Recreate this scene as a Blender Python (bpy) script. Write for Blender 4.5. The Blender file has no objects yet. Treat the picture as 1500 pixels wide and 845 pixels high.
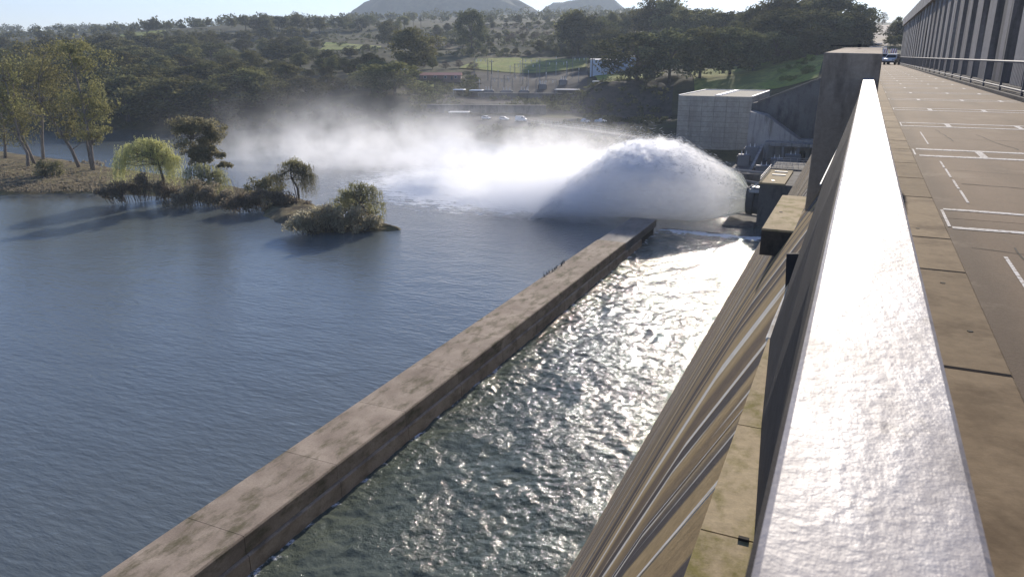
import bpy, bmesh, math, random
import numpy as np
from mathutils import Vector, noise
rnd = random.Random(7)
rng = np.random.default_rng(7)
sc = bpy.context.scene
C = sc.collection
R = math.radians
WZ = -34.0                     # river level; the lens of the camera is the origin of the scene

# ------------------------------------------------------------------ camera
FPX, W0, H0 = 1100.0, 1500.0, 845.0
PITCH = math.atan(340.5 / FPX); YAW = math.atan(522 / math.hypot(FPX, 340.5))
cam_d = bpy.data.cameras.new("camera"); cam = bpy.data.objects.new("camera", cam_d); C.objects.link(cam)
cam_d.sensor_width = 36.0; cam_d.lens = 36.0 * FPX / W0
cam_d.clip_start = 0.05; cam_d.clip_end = 12000
cam.location = (0, 0, 0); cam.rotation_euler = (math.pi / 2 - PITCH, 0, YAW)
cam_d.dof.use_dof = True; cam_d.dof.focus_distance = 40.0; cam_d.dof.aperture_fstop = 22.0
sc.camera = cam

# ------------------------------------------------------------------ light
SUN_AZ, SUN_EL = R(-5.5), R(22.0)
w = bpy.data.worlds.new("World"); sc.world = w; w.use_nodes = True
nt = w.node_tree
sky = nt.nodes.new("ShaderNodeTexSky"); sky.sky_type = 'NISHITA'; sky.sun_disc = False
sky.sun_elevation = SUN_EL; sky.sun_rotation = SUN_AZ
sky.altitude = 200; sky.air_density = 1.0; sky.dust_density = 0.1; sky.ozone_density = 3.0
bg = nt.nodes["Background"]; bg.inputs[1].default_value = 0.098
tint = nt.nodes.new("ShaderNodeMix"); tint.data_type = 'RGBA'; tint.blend_type = 'MULTIPLY'; tint.inputs[0].default_value = 1.0
tint.inputs[7].default_value = (.95, .94, 1.15, 1)          # a slightly bluer winter sky, all round
nt.links.new(sky.outputs[0], tint.inputs[6]); nt.links.new(tint.outputs[2], bg.inputs[0])
sun_d = bpy.data.lights.new("sun", 'SUN'); sun = bpy.data.objects.new("sun", sun_d); C.objects.link(sun)
sun_d.energy = 4.6; sun_d.angle = R(0.55); sun_d.color = (1.0, 0.90, 0.77)
SUN = Vector((math.sin(SUN_AZ) * math.cos(SUN_EL), math.cos(SUN_AZ) * math.cos(SUN_EL), math.sin(SUN_EL)))
sun.rotation_euler = SUN.to_track_quat('Z', 'Y').to_euler(); sun.location = SUN * 60
sc.view_settings.view_transform = 'Standard'; sc.view_settings.look = 'None'
sc.view_settings.exposure = 0.52; sc.view_settings.gamma = 1.0
sc.render.engine = 'CYCLES'
cy = sc.cycles
cy.max_bounces = 26; cy.diffuse_bounces = 3; cy.glossy_bounces = 3; cy.transmission_bounces = 4
cy.transparent_max_bounces = 8; cy.volume_bounces = 24
cy.volume_step_rate = 1.0; cy.volume_max_steps = 128
cy.sample_clamp_indirect = 4.0; cy.sample_clamp_direct = 0.0
cy.use_denoising = True

# ------------------------------------------------------------------ sight lines measured on the photograph -> places in the world
_fw = Vector((-math.sin(YAW) * math.cos(PITCH), math.cos(YAW) * math.cos(PITCH), -math.sin(PITCH)))
_rt = Vector((math.cos(YAW), math.sin(YAW), 0)); _up = _rt.cross(_fw)
def ray(px, py): return _fw + _rt * ((px - W0 / 2) / FPX) - _up * ((py - H0 / 2) / FPX)
def at_z(px, py, z):
    r = ray(px, py); return r * (z / r.z)
def at_y(px, py, y):
    r = ray(px, py); return r * (y / r.y)
def at_r(px, py, d):
    r = ray(px, py); return r * (d / math.hypot(r.x, r.y))

# ------------------------------------------------------------------ materials
def mat(name, rough=0.8, spec=0.3):
    m = bpy.data.materials.new(name); m.use_nodes = True
    b = m.node_tree.nodes["Principled BSDF"]; b.inputs["Roughness"].default_value = rough
    b.inputs["Specular IOR Level"].default_value = spec
    return m, m.node_tree, b
def N(t, kind, **kw):
    n = t.nodes.new(kind)
    for k, v in kw.items():
        if k.startswith("i_"): n.inputs[k[2:].replace("_", " ")].default_value = v
        else: setattr(n, k, v)
    return n
def pos(t, scale=(1, 1, 1), loc=(0, 0, 0)):
    g = N(t, "ShaderNodeNewGeometry"); mp = N(t, "ShaderNodeMapping")
    mp.inputs["Scale"].default_value = scale; mp.inputs["Location"].default_value = loc
    t.links.new(g.outputs["Position"], mp.inputs[0]); return mp.outputs[0]
def noi(t, vec, scale, detail=6, rough=0.6, out=0):
    n = N(t, "ShaderNodeTexNoise"); n.inputs["Scale"].default_value = scale
    n.inputs["Detail"].default_value = detail; n.inputs["Roughness"].default_value = rough
    t.links.new(vec, n.inputs["Vector"]); return n.outputs[out]
def ramp(t, fac, stops):
    r = N(t, "ShaderNodeValToRGB"); e = r.color_ramp.elements
    while len(e) < len(stops): e.new(0.5)
    for k, (p, c) in enumerate(stops):
        e[k].position = p; e[k].color = (c if isinstance(c, tuple) else (c, c, c)) + (1,)
    t.links.new(fac, r.inputs[0]); return r.outputs[0]
def mix(t, fac, a, b, kind='MIX'):
    m = N(t, "ShaderNodeMix", data_type='RGBA', blend_type=kind)
    for s, v in ((0, fac), (6, a), (7, b)):
        if isinstance(v, (int, float)): m.inputs[s].default_value = v
        elif isinstance(v, tuple): m.inputs[s].default_value = v + (1,)
        else: t.links.new(v, m.inputs[s])
    return m.outputs[2]
def mth(t, op, a, b=None, c=None, clamp=False):
    m = N(t, "ShaderNodeMath", operation=op, use_clamp=clamp)
    for s, v in enumerate((a, b, c)):
        if v is None: continue
        if isinstance(v, (int, float)): m.inputs[s].default_value = v
        else: t.links.new(v, m.inputs[s])
    return m.outputs[0]
def bump(t, b, h, dist, strength=1.0):
    n = N(t, "ShaderNodeBump"); n.inputs["Distance"].default_value = dist; n.inputs["Strength"].default_value = strength
    t.links.new(h, n.inputs["Height"]); t.links.new(n.outputs[0], b.inputs["Normal"]); return n
def smooth(t, v, a, b):                    # 0 at a, 1 at b
    m = N(t, "ShaderNodeMapRange", interpolation_type='SMOOTHSTEP')
    m.inputs[1].default_value = a; m.inputs[2].default_value = b; t.links.new(v, m.inputs[0]); return m.outputs[0]
def xyz(t):
    g = N(t, "ShaderNodeNewGeometry"); s = N(t, "ShaderNodeSeparateXYZ"); t.links.new(g.outputs["Position"], s.inputs[0]); return s.outputs

def concrete(name, c1, c2, c3=None, s=1.0, bumpd=0.01, stain=(1, 1, .35), rough=.85, pieces=.12):
    m, t, b = mat(name, rough, .06)
    p = pos(t)
    big = noi(t, p, .35 * s, 5); fine = noi(t, p, 9 * s, 8, .7); st = noi(t, pos(t, stain), 1.6 * s, 6, .65)
    col = ramp(t, big, [(.3, c1), (.7, c2)])
    if c3: col = mix(t, ramp(t, st, [(.48, 0.), (.66, 1.)]), col, c3)
    col = mix(t, .35, col, ramp(t, fine, [(.25, .25), (.75, .85)]), 'OVERLAY')
    oi = N(t, "ShaderNodeObjectInfo")
    v = N(t, "ShaderNodeHueSaturation"); t.links.new(col, v.inputs["Color"])
    t.links.new(mth(t, 'MULTIPLY_ADD', oi.outputs["Random"], 2 * pieces, 1 - pieces), v.inputs["Value"])
    t.links.new(v.outputs[0], b.inputs["Base Color"])
    bump(t, b, mth(t, 'ADD', fine, mth(t, 'MULTIPLY', st, .6)), bumpd, .6)
    return m
def plain(name, col, rough=.6, metal=0., var=.15, scale=4.):
    m, t, b = mat(name, rough, .4)
    b.inputs["Metallic"].default_value = metal
    n = noi(t, pos(t), scale, 5)
    lo = tuple(c * (1 - var) for c in col); hi = tuple(min(1, c * (1 + var)) for c in col)
    t.links.new(ramp(t, n, [(.3, lo), (.7, hi)]), b.inputs["Base Color"])
    return m

M = {}
M['kerb'] = concrete('kerb_concrete', (.22, .165, .105), (.31, .242, .16), (.15, .11, .07), 1.6, .004, (1, 1, 1))
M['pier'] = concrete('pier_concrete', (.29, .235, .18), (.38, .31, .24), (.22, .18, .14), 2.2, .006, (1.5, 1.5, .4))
M['corbel_shade'] = concrete('shade_dark_concrete', (.075, .066, .055), (.11, .095, .08), (.05, .045, .04), 2.5, .006)  # same concrete darkened: the shade on the corbel's sides is in this colour
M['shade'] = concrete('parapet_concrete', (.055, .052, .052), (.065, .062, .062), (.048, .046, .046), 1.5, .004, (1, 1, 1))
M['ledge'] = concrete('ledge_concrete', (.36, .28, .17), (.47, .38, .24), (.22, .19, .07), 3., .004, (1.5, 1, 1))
M['wall'] = concrete('training_wall_concrete', (.24, .19, .145), (.42, .345, .265), (.155, .135, .085), .8, .015, (.7, .3, .7), pieces=.14)
M['footing'] = concrete('pale_footing_concrete', (.34, .27, .2), (.46, .38, .29), (.22, .18, .13), .7, .012, (.6, .3, .6))
M['wet'] = concrete('wet_concrete', (.13, .115, .10), (.21, .19, .17), (.09, .085, .08), .6, .01, (.6, .25, .6), rough=.35)
M['dark_conc'] = concrete('old_dark_concrete', (.10, .097, .095), (.16, .155, .15), (.06, .06, .06), .3, .02)
M['panel'] = concrete('powerhouse_concrete', (.36, .32, .265), (.43, .385, .32), (.29, .255, .21), .12, .01, (.5, .5, .1), pieces=.045)
M['gate_conc'] = concrete('gate_pier_concrete', (.29, .27, .255), (.39, .37, .35), (.15, .14, .13), .5, .02, (1.2, 1.2, .12))
M['paint'] = concrete('road_paint', (.74, .71, .66), (.84, .82, .79), (.30, .245, .185), 3., .002, (5, 5, 1), pieces=.03)
M['steel'] = plain('galvanised_steel', (.42, .43, .44), .6, .2)
M['dark_steel'] = plain('dark_grey_steel', (.07, .07, .073), .85, 0., .35, .8)
M['grey_steel'] = plain('painted_grey_steel', (.17, .175, .185), .75, .0)
M['white'] = plain('white_paint', (.8, .79, .77), .6)
M['bluewhite'] = plain('pale_blue_cladding', (.55, .62, .72), .5)
M['roof'] = plain('flat_pale_roofing', (.62, .6, .57), .6)
M['roofdark'] = plain('gravel_roofing', (.17, .16, .13), .9, 0, .35, 1.5)
M['red'] = plain('faded_red_roof', (.38, .17, .14), .7)
M['brick'] = plain('brown_brickwork', (.2, .13, .1), .8)
M['glass'] = plain('dark_glass', (.02, .025, .03), .1)
M['rubber'] = plain('black_rubber', (.02, .02, .02), .7)
M['black'] = plain('black_feathers', (.015, .015, .015), .6)
M['hole'] = plain('dark_grime', (.03, .025, .02), .9)
M['calcite_and_edge_light'] = concrete('white_calcite_and_edge_light', (.55, .52, .46), (.75, .73, .68), (.4, .36, .3), 4., .003, (1, 1, .3))  # lime streaks, and the painted sunlit edge at the parapet foot
M['shade_black'] = plain('shade_black_concrete', (.05, .048, .048), .9)  # near black, paints the shadow under the corbel
M['lamp'] = plain('red_paint', (.45, .06, .04), .5)
M['rock'] = concrete('shore_rock', (.16, .13, .10), (.30, .25, .2), (.08, .07, .05), .8, .05)
M['bark_pale'] = concrete('pale_gum_bark', (.17, .14, .115), (.30, .26, .22), (.10, .08, .065), 1.2, .02, (2, 2, .4))
M['bark'] = concrete('dark_bark', (.07, .055, .045), (.14, .115, .09), None, 1.5, .03)

def rail_mat():
    m, t, b = mat('pale_hammered_rail_paint', .5, .2)
    b.inputs["Metallic"].default_value = .0
    p = pos(t)
    f = noi(t, p, 95, 4, .6); g = noi(t, pos(t, (1, .35, 1)), 18, 5, .6)
    col = ramp(t, g, [(.3, (.27, .24, .225)), (.5, (.38, .345, .33)), (.7, (.46, .43, .415))])
    col = mix(t, ramp(t, noi(t, pos(t, (1, .5, 1)), 34, 6, .7), [(.60, 0.), (.72, .75)]), col, (.20, .165, .14))
    t.links.new(col, b.inputs["Base Color"])
    t.links.new(ramp(t, g, [(.3, .6), (.7, .42)]), b.inputs["Roughness"])
    bump(t, b, mth(t, 'ADD', f, mth(t, 'MULTIPLY', g, 1.6)), .0013, 1.)
    return m
M['rail'] = rail_mat()

def road_mat():
    m, t, b = mat('worn_road_concrete', .9, .2)
    p = pos(t); X = xyz(t)
    big = noi(t, pos(t, (1, .5, 1)), .8, 6, .65); fine = noi(t, p, 40, 6, .75)
    col = ramp(t, big, [(.3, (.165, .118, .079)), (.7, (.236, .177, .124))])
    d = mth(t, 'ADD', X[0], mth(t, 'MULTIPLY', noi(t, p, 2.5, 4), .12))          # oily dirt that gathers in the gutter beside the kerb
    col = mix(t, mth(t, 'MULTIPLY', smooth(t, d, 1.12, .9), .55), col, (.085, .065, .05))
    for xc in (1.75, 3.2):                                                  # tyre worn lanes
        ln = mth(t, 'MULTIPLY', smooth(t, mth(t, 'ABSOLUTE', mth(t, 'SUBTRACT', d, xc)), .32, .05), ramp(t, noi(t, pos(t, (1, .2, 1)), 1.4, 5), [(.35, 0.), (.7, .5)]))
        col = mix(t, ln, col, (.11, .085, .062))
    col = mix(t, ramp(t, noi(t, pos(t, (1, 1, 1), (5, 3, 0)), .9, 6, .7), [(.56, 0.), (.64, .35)]), col, (.33, .27, .2))
    col = mix(t, ramp(t, noi(t, p, 4, 7, .7), [(.55, 0.), (.75, .5)]), col, (.14, .11, .08))
    col = mix(t, .4, col, ramp(t, fine, [(.25, .25), (.75, .8)]), 'OVERLAY')
    oi = N(t, "ShaderNodeObjectInfo"); v = N(t, "ShaderNodeHueSaturation"); t.links.new(col, v.inputs["Color"])
    t.links.new(mth(t, 'MULTIPLY_ADD', oi.outputs["Random"], .2, .9), v.inputs["Value"])
    t.links.new(v.outputs[0], b.inputs["Base Color"]); bump(t, b, fine, .004, .8)
    return m
M['road'] = road_mat()

def face_mat():
    m, t, b = mat('streaked_dam_face_concrete', .85, .05)
    # seepage runs straight down the slope: detail only along the dam, very long down the fall line
    a = noi(t, pos(t, (.015, 1.0, .03)), 1.2, 1.5, .5); f = noi(t, pos(t, (.03, 1.0, .05), (0, 11, 0)), 1.9, 1.5, .5); k = noi(t, pos(t, (.02, 1.0, .03), (0, 7, 0)), 4.4, 1, .5)
    fine_ = noi(t, pos(t, (.1, 5., .15)), 2.6, 4, .65); g = noi(t, pos(t), 14, 6, .7)
    col = ramp(t, a, [(.34, (.14, .105, .075)), (.45, (.28, .20, .105)), (.55, (.36, .265, .14)), (.66, (.16, .125, .09))])
    col = mix(t, ramp(t, f, [(.50, 0.), (.55, .92)]), col, (.062, .058, .062))
    col = mix(t, ramp(t, k, [(.625, 0.), (.65, .9)]), col, (.60, .56, .48))
    col = mix(t, .3, col, ramp(t, g, [(.25, .2), (.75, .85)]), 'OVERLAY')
    t.links.new(col, b.inputs["Base Color"]); bump(t, b, mth(t, 'ADD', mth(t, 'MULTIPLY', fine_, .6), g), .01, .6)
    return m
M['face'] = face_mat()

def water_mat(name, c_deep, c_pale, pool):
    m, t, b = mat(name, .06, .5); WR = .2 if pool else .1
    b.inputs["IOR"].default_value = 1.333; b.inputs["Specular IOR Level"].default_value = .3 if pool else .85
    X = xyz(t); p = pos(t)
    col = mix(t, noi(t, p, .03, 4), c_deep, c_pale)
    if pool:
        h = mth(t, 'ADD', mth(t, 'MULTIPLY', noi(t, pos(t, (1, .75, 1)), 1.9, 5, .6), 1.0), mth(t, 'MULTIPLY', noi(t, p, 3.6, 4, .6), .5))
        fm = noi(t, p, .55, 7, .75)
        edge = smooth(t, X[0], -32.6, -34.4); far = smooth(t, X[1], 143., 150.5); toe = smooth(t, mth(t, 'ADD', X[0], mth(t, 'MULTIPLY', X[1], .001)), -17.2, -14.8)
        amt = mth(t, 'MAXIMUM', mth(t, 'MULTIPLY', edge, .24), mth(t, 'MAXIMUM', mth(t, 'MULTIPLY', far, .4), mth(t, 'MULTIPLY', toe, .12)))
        thr = mth(t, 'SUBTRACT', .74, amt)
        foam = smooth(t, mth(t, 'SUBTRACT', fm, thr), 0., .09)
        col = mix(t, foam, col, (.78, .8, .8))
        t.links.new(mth(t, 'MULTIPLY_ADD', foam, .45, .07), b.inputs["Roughness"])
        t.links.new(col, b.inputs["Base Color"]); h = mth(t, 'MULTIPLY', h, ramp(t, noi(t, p, .16, 4), [(.35, .45), (.65, 1.25)])); bump(t, b, h, .15, 1.0)
    else:
        r1 = noi(t, pos(t, (.35, 1.0, 1)), 1.5, 4, .55); r2 = noi(t, pos(t, (.6, 1, 1)), .23, 3, .5); r3 = noi(t, p, 4.5, 3, .5)
        # churned up and white where the jet comes down and runs away to the left
        dx = mth(t, 'MULTIPLY', mth(t, 'ADD', X[0], 85), 1 / 62); dy = mth(t, 'MULTIPLY', mth(t, 'ADD', X[1], -185), 1 / 48)
        dist = mth(t, 'SQRT', mth(t, 'ADD', mth(t, 'MULTIPLY', dx, dx), mth(t, 'MULTIPLY', dy, dy)))
        near = smooth(t, dist, 1.15, .35)
        foam = smooth(t, mth(t, 'ADD', noi(t, pos(t, (.5, 1, 1)), .5, 8, .75), mth(t, 'MULTIPLY', near, .38)), .67, .82)
        col = mix(t, foam, col, (.78, .8, .8))
        t.links.new(col, b.inputs["Base Color"])
        t.links.new(mth(t, 'MULTIPLY_ADD', foam, .5, .07), b.inputs["Roughness"])
        chop = smooth(t, dist, 2.3, .6)
        h = mth(t, 'ADD', mth(t, 'MULTIPLY', r1, .55), mth(t, 'ADD', mth(t, 'MULTIPLY', r2, .9), mth(t, 'MULTIPLY', r3, .06)))
        h = mth(t, 'ADD', h, mth(t, 'MULTIPLY', mth(t, 'MULTIPLY', noi(t, p, 1.1, 5, .65), chop), 1.6))
        bump(t, b, h, .19, 1.0)
    return m
M['pool'] = water_mat('turbulent_green_water', (.078, .10, .09), (.118, .13, .095), True)
M['river'] = water_mat('calm_green_water', (.100, .122, .126), (.124, .138, .128), False)
M['lake'] = plain('lake_water', (.03, .045, .05), .08)

def ground_mat(name, grass, straw, soil, s=1.0):
    m, t, b = mat(name, .95, .1)
    p = pos(t)
    a = noi(t, p, .012 * s, 6, .62); c = noi(t, p, .09 * s, 6, .7); f = noi(t, p, 1.4 * s, 5, .7)
    col = ramp(t, a, [(.36, soil), (.48, straw), (.6, grass)])
    col = mix(t, ramp(t, c, [(.45, 0.), (.6, .75)]), col, soil)
    col = mix(t, .45, col, ramp(t, f, [(.25, .2), (.75, .85)]), 'OVERLAY')
    t.links.new(col, b.inputs["Base Color"]); bump(t, b, f, .25, .8)
    return m
M['ground'] = ground_mat('hillside_grass', (.05, .058, .024), (.095, .088, .042), (.042, .04, .027))
M['lawn'] = ground_mat('mown_lawn', (.22, .27, .055), (.30, .30, .09), (.14, .16, .05), 3.)
M['shore'] = ground_mat('dry_shore_grass', (.17, .15, .07), (.27, .22, .12), (.11, .09, .06), 9.)
M['hillfar'] = ground_mat('far_hill_scrub', (.035, .05, .04), (.07, .08, .05), (.02, .03, .025), .7)
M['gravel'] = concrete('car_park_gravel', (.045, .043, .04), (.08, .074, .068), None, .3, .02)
M['bank_shade'] = concrete('bank_shade_dark', (.045, .043, .04), (.08, .073, .065), (.03, .03, .028), .25, .3)  # ground colour darkened to paint the shade on the bank
M['tar'] = concrete('pale_sealed_road', (.30, .26, .22), (.42, .37, .32), None, .3, .02)

def leaf_mat(name, cols, trans=.45):
    m = bpy.data.materials.new(name); m.use_nodes = True; t = m.node_tree
    out = t.nodes["Material Output"]; t.nodes.remove(t.nodes["Principled BSDF"])
    g = N(t, "ShaderNodeNewGeometry"); oi = N(t, "ShaderNodeObjectInfo")
    tc = N(t, "ShaderNodeTexCoord")
    n = noi(t, tc.outputs["Object"], .32, 3)
    v = mth(t, 'ADD', mth(t, 'MULTIPLY', g.outputs["Random Per Island"], .4), mth(t, 'MULTIPLY', n, .6))
    col = ramp(t, v, [(.2, cols[0]), (.5, cols[1]), (.8, cols[2])])
    hs = N(t, "ShaderNodeHueSaturation"); t.links.new(col, hs.inputs["Color"])
    t.links.new(mth(t, 'MULTIPLY_ADD', oi.outputs["Random"], .03, .487), hs.inputs["Hue"])
    t.links.new(mth(t, 'MULTIPLY_ADD', oi.outputs["Random"], .9, .6), hs.inputs["Value"])
    d = N(t, "ShaderNodeBsdfDiffuse"); tr = N(t, "ShaderNodeBsdfTranslucent"); mx = N(t, "ShaderNodeMixShader")
    mx.inputs[0].default_value = trans
    t.links.new(hs.outputs[0], d.inputs[0]); t.links.new(hs.outputs[0], tr.inputs[0])
    t.links.new(d.outputs[0], mx.inputs[1]); t.links.new(tr.outputs[0], mx.inputs[2]); t.links.new(mx.outputs[0], out.inputs[0])
    return m
M['gum_leaf'] = leaf_mat('gum_leaves', ((.068, .07, .03), (.135, .13, .058), (.225, .205, .09)), .45)
M['dark_leaf'] = leaf_mat('dark_leaves', ((.043, .049, .024), (.086, .09, .042), (.15, .145, .066)), .43)
M['brown_leaf'] = leaf_mat('bare_brown_twigs', ((.075, .06, .05), (.12, .098, .082), (.17, .14, .115)), .4)
M['river_gum'] = leaf_mat('river_gum_leaves', ((.115, .112, .045), (.20, .185, .078), (.29, .26, .115)), .5)
M['brown_gum'] = leaf_mat('brown_olive_leaves', ((.13, .115, .065), (.215, .19, .11), (.30, .265, .16)), .5)
M['willow_leaf'] = leaf_mat('willow_leaves', ((.26, .255, .10), (.40, .385, .17), (.53, .50, .25)), .55)
M['willow_dull'] = leaf_mat('dull_willow_twigs', ((.16, .155, .08), (.245, .235, .125), (.34, .325, .18)), .52)
M['shrub_leaf'] = leaf_mat('bank_shrub_leaves', ((.20, .175, .125), (.31, .27, .195), (.41, .36, .26)), .52)
M['grass_leaf'] = leaf_mat('bright_bush_leaves', ((.10, .14, .03), (.17, .22, .05), (.25, .30, .08)), .45)

# ------------------------------------------------------------------ mesh building helpers
def mesh_np(name, v, f, material, smooth_=False):
    me = bpy.data.meshes.new(name)
    v = np.asarray(v, dtype=np.float32); f = np.asarray(f, dtype=np.int32)
    k = f.shape[1]
    me.vertices.add(len(v)); me.vertices.foreach_set("co", v.ravel())
    me.loops.add(f.size); me.loops.foreach_set("vertex_index", f.ravel())
    me.polygons.add(len(f)); me.polygons.foreach_set("loop_start", np.arange(0, f.size, k, dtype=np.int32))
    me.polygons.foreach_set("loop_total", np.full(len(f), k, dtype=np.int32))
    if smooth_: me.polygons.foreach_set("use_smooth", np.ones(len(f), dtype=bool))
    me.update(calc_edges=True); me.materials.append(M[material]); return me
class MB:
    """collects shapes for one mesh object"""
    def __init__(s): s.v, s.f = [], []
    def add(s, v, f):
        n = len(s.v); s.v += [tuple(x) for x in v]; s.f += [tuple(i + n for i in q) for q in f]; return s
    def box(s, x0, x1, y0, y1, z0, z1, b=0.0):
        if b <= 0:
            return s.add([(x, y, z) for z in (z0, z1) for y in (y0, y1) for x in (x0, x1)],
                         [(0, 2, 3, 1), (4, 5, 7, 6), (0, 1, 5, 4), (2, 6, 7, 3), (0, 4, 6, 2), (1, 3, 7, 5)])
        v = [(x0, y0, z0), (x1, y0, z0), (x1, y1, z0), (x0, y1, z0), (x0, y0, z1 - b), (x1, y0, z1 - b), (x1, y1, z1 - b), (x0, y1, z1 - b),
             (x0 + b, y0 + b, z1), (x1 - b, y0 + b, z1), (x1 - b, y1 - b, z1), (x0 + b, y1 - b, z1)]
        return s.add(v, [(3, 2, 1, 0), (0, 1, 5, 4), (1, 2, 6, 5), (2, 3, 7, 6), (3, 0, 4, 7), (4, 5, 9, 8), (5, 6, 10, 9), (6, 7, 11, 10), (7, 4, 8, 11), (8, 9, 10, 11)])
    def tube(s, pts, rad, n=6):
        pts = [Vector(p) for p in pts]
        rad = rad if isinstance(rad, (list, tuple)) else [rad] * len(pts)
        vs, fs = [], []
        u = None
        for i, p in enumerate(pts):
            d = (pts[min(i + 1, len(pts) - 1)] - pts[max(i - 1, 0)]).normalized()
            if u is None: u = d.orthogonal().normalized()
            else: u = (u - d * u.dot(d)).normalized()
            w_ = d.cross(u)
            for k in range(n):
                a = 2 * math.pi * k / n; vs.append(p + (u * math.cos(a) + w_ * math.sin(a)) * rad[i])
        for i in range(len(pts) - 1):
            for k in range(n):
                fs.append((i * n + k, i * n + (k + 1) % n, (i + 1) * n + (k + 1) % n, (i + 1) * n + k))
        fs.append(tuple(range(n - 1, -1, -1))); fs.append(tuple((len(pts) - 1) * n + k for k in range(n)))
        return s.add(vs, fs)
    def prism(s, poly, axis, a0, a1):
        n = len(poly)
        def pt(u, w_, a): return {'x': (a, u, w_), 'y': (u, a, w_), 'z': (u, w_, a)}[axis]
        v = [pt(u, w_, a0) for u, w_ in poly] + [pt(u, w_, a1) for u, w_ in poly]
        return s.add(v, [tuple(range(n))[::-1], tuple(range(n, 2 * n))] + [(i, (i + 1) % n, n + (i + 1) % n, n + i) for i in range(n)])
    def mesh(s, name, material, smooth_=False):
        me = bpy.data.meshes.new(name); me.from_pydata(s.v, [], s.f); me.materials.append(M[material])
        bm = bmesh.new(); bm.from_mesh(me); bmesh.ops.recalc_face_normals(bm, faces=bm.faces); bm.to_mesh(me); bm.free()
        if smooth_: me.polygons.foreach_set("use_smooth", np.ones(len(me.polygons), dtype=bool))
        return me
def obj(name, me, parent=None, loc=None):
    o = bpy.data.objects.new(name, me); C.objects.link(o)
    if parent: o.parent = parent
    if loc: o.location = loc
    return o
def tag(o, label=None, cat=None, group=None, kind=None):
    for k, v in (('label', label), ('category', cat), ('group', group), ('kind', kind)):
        if v: o[k] = v
    return o
def thing(name, label, cat, loc=(0, 0, 0), rz=0, group=None):
    o = obj(name, None); o.location = loc; o.rotation_euler = (0, 0, rz); o.empty_display_size = .2
    return tag(o, label, cat, group)
def dup(root, loc, rz, label=None, scale=None):
    r = root.copy(); C.objects.link(r); r.location = loc; r.rotation_euler = (0, 0, rz)
    if scale: r.scale = scale if isinstance(scale, tuple) else (scale,) * 3
    if label: r['label'] = label
    for ch in kids[root]:
        c = ch.copy(); C.objects.link(c); c.parent = r
        for g in kids.get(ch, ()):
            d = g.copy(); C.objects.link(d); d.parent = c
    return r
kids = {}
def part(name, me, parent):
    o = obj(name, me, parent); kids.setdefault(parent, []).append(o); return o
def grid(xs, ys, zf):
    v = [(x, y, zf(x, y)) for y in ys for x in xs]; n = len(xs)
    f = [(j * n + i, j * n + i + 1, (j + 1) * n + i + 1, (j + 1) * n + i) for j in range(len(ys) - 1) for i in range(n - 1)]
    return v, f
def fbm(x, y, z=0., o=4): return noise.fractal((x, y, z), 1.0, 2.0, o)

# ------------------------------------------------------------------ terrain: heights surveyed at known spots, smoothly joined
SV = []
def P(px, py, d): SV.append(tuple(at_r(px, py, d)))
BANK = [(-900, 230), (-600, 225), (-440, 226), (-361, 230), (-326, 257), (-282, 272), (-248, 292), (-209, 306), (-160, 296), (-120, 275), (-79, 262), (-55, 262), (-30, 262), (-12, 262)]
for i, (x, y) in enumerate(BANK):
    SV += [(x + 3, y - 14, -37.5), (x - 1, y + 2, -33.6), (x - 3, y + 9, -31.0)]
for x in (-700, -500, -300, -150, -60, -20):
    SV.append((x, 120, -40)); SV.append((x, 20, -40)); SV.append((x, -250, -40))
for a in [(0, 160, 460), (150, 158, 440), (300, 160, 410), (450, 156, 392), (540, 148, 390), (590, 155, 380),
          (0, 105, 700), (150, 100, 650), (300, 100, 600), (450, 100, 560), (540, 108, 470),
          (0, 62, 1100), (100, 58, 1000), (200, 51, 920), (230, 46, 960), (300, 42, 1000), (400, 46, 900), (420, 62, 800), (500, 66, 760), (470, 72, 730), (560, 57, 850), (560, 72, 650),
          (200, 56, 1500), (0, 55, 1600), (350, 36, 1200), (0, 47, 2600), (150, 46, 2700), (300, 42, 2600), (460, 40, 2000), (560, 32, 1400),
          (620, 76, 680), (660, 62, 750), (700, 57, 780), (760, 55, 800), (760, 34, 1000), (650, 34, 1200), (620, 26, 1700), (880, 28, 900), (880, 45, 650), (720, 24, 2200), (900, 16, 2200), (500, 36, 2400),
          (600, 100, 520), (680, 96, 545), (700, 99, 530), (850, 96, 540), (770, 90, 580), (690, 82, 610), (770, 80, 620), (850, 80, 620), (640, 106, 490),
          (640, 130, 440), (720, 138, 430), (850, 138, 425), (780, 114, 500), (640, 142, 415), (700, 150, 405), (790, 156, 392), (840, 152, 395), (640, 168, 378),
          (900, 116, 430), (940, 113, 435), (870, 116, 440), (930, 118, 415), (985, 112, 410),
          (1000, 118, 400), (1050, 118, 392), (1100, 128, 372), (1050, 112, 420), (1150, 122, 374), (1205, 108, 360), (1150, 100, 395), (1200, 84, 400), (1100, 98, 440), (1000, 92, 470), (1230, 74, 440),
          (1000, 55, 700), (1100, 42, 700), (1150, 42, 640), (1230, 46, 560)]: P(*a)
for px in (880, 930, 985):
    p = at_r(px, 100, 374); SV.append((p.x, p.y, -28.3)); p = at_r(px, 100, 404); SV.append((p.x, p.y, -13.5))
for px in (620, 700, 780):
    p = at_r(px, 100, 371); SV.append((p.x, p.y, -27.4)); p = at_r(px, 100, 388); SV.append((p.x, p.y, -23.2))
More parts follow.
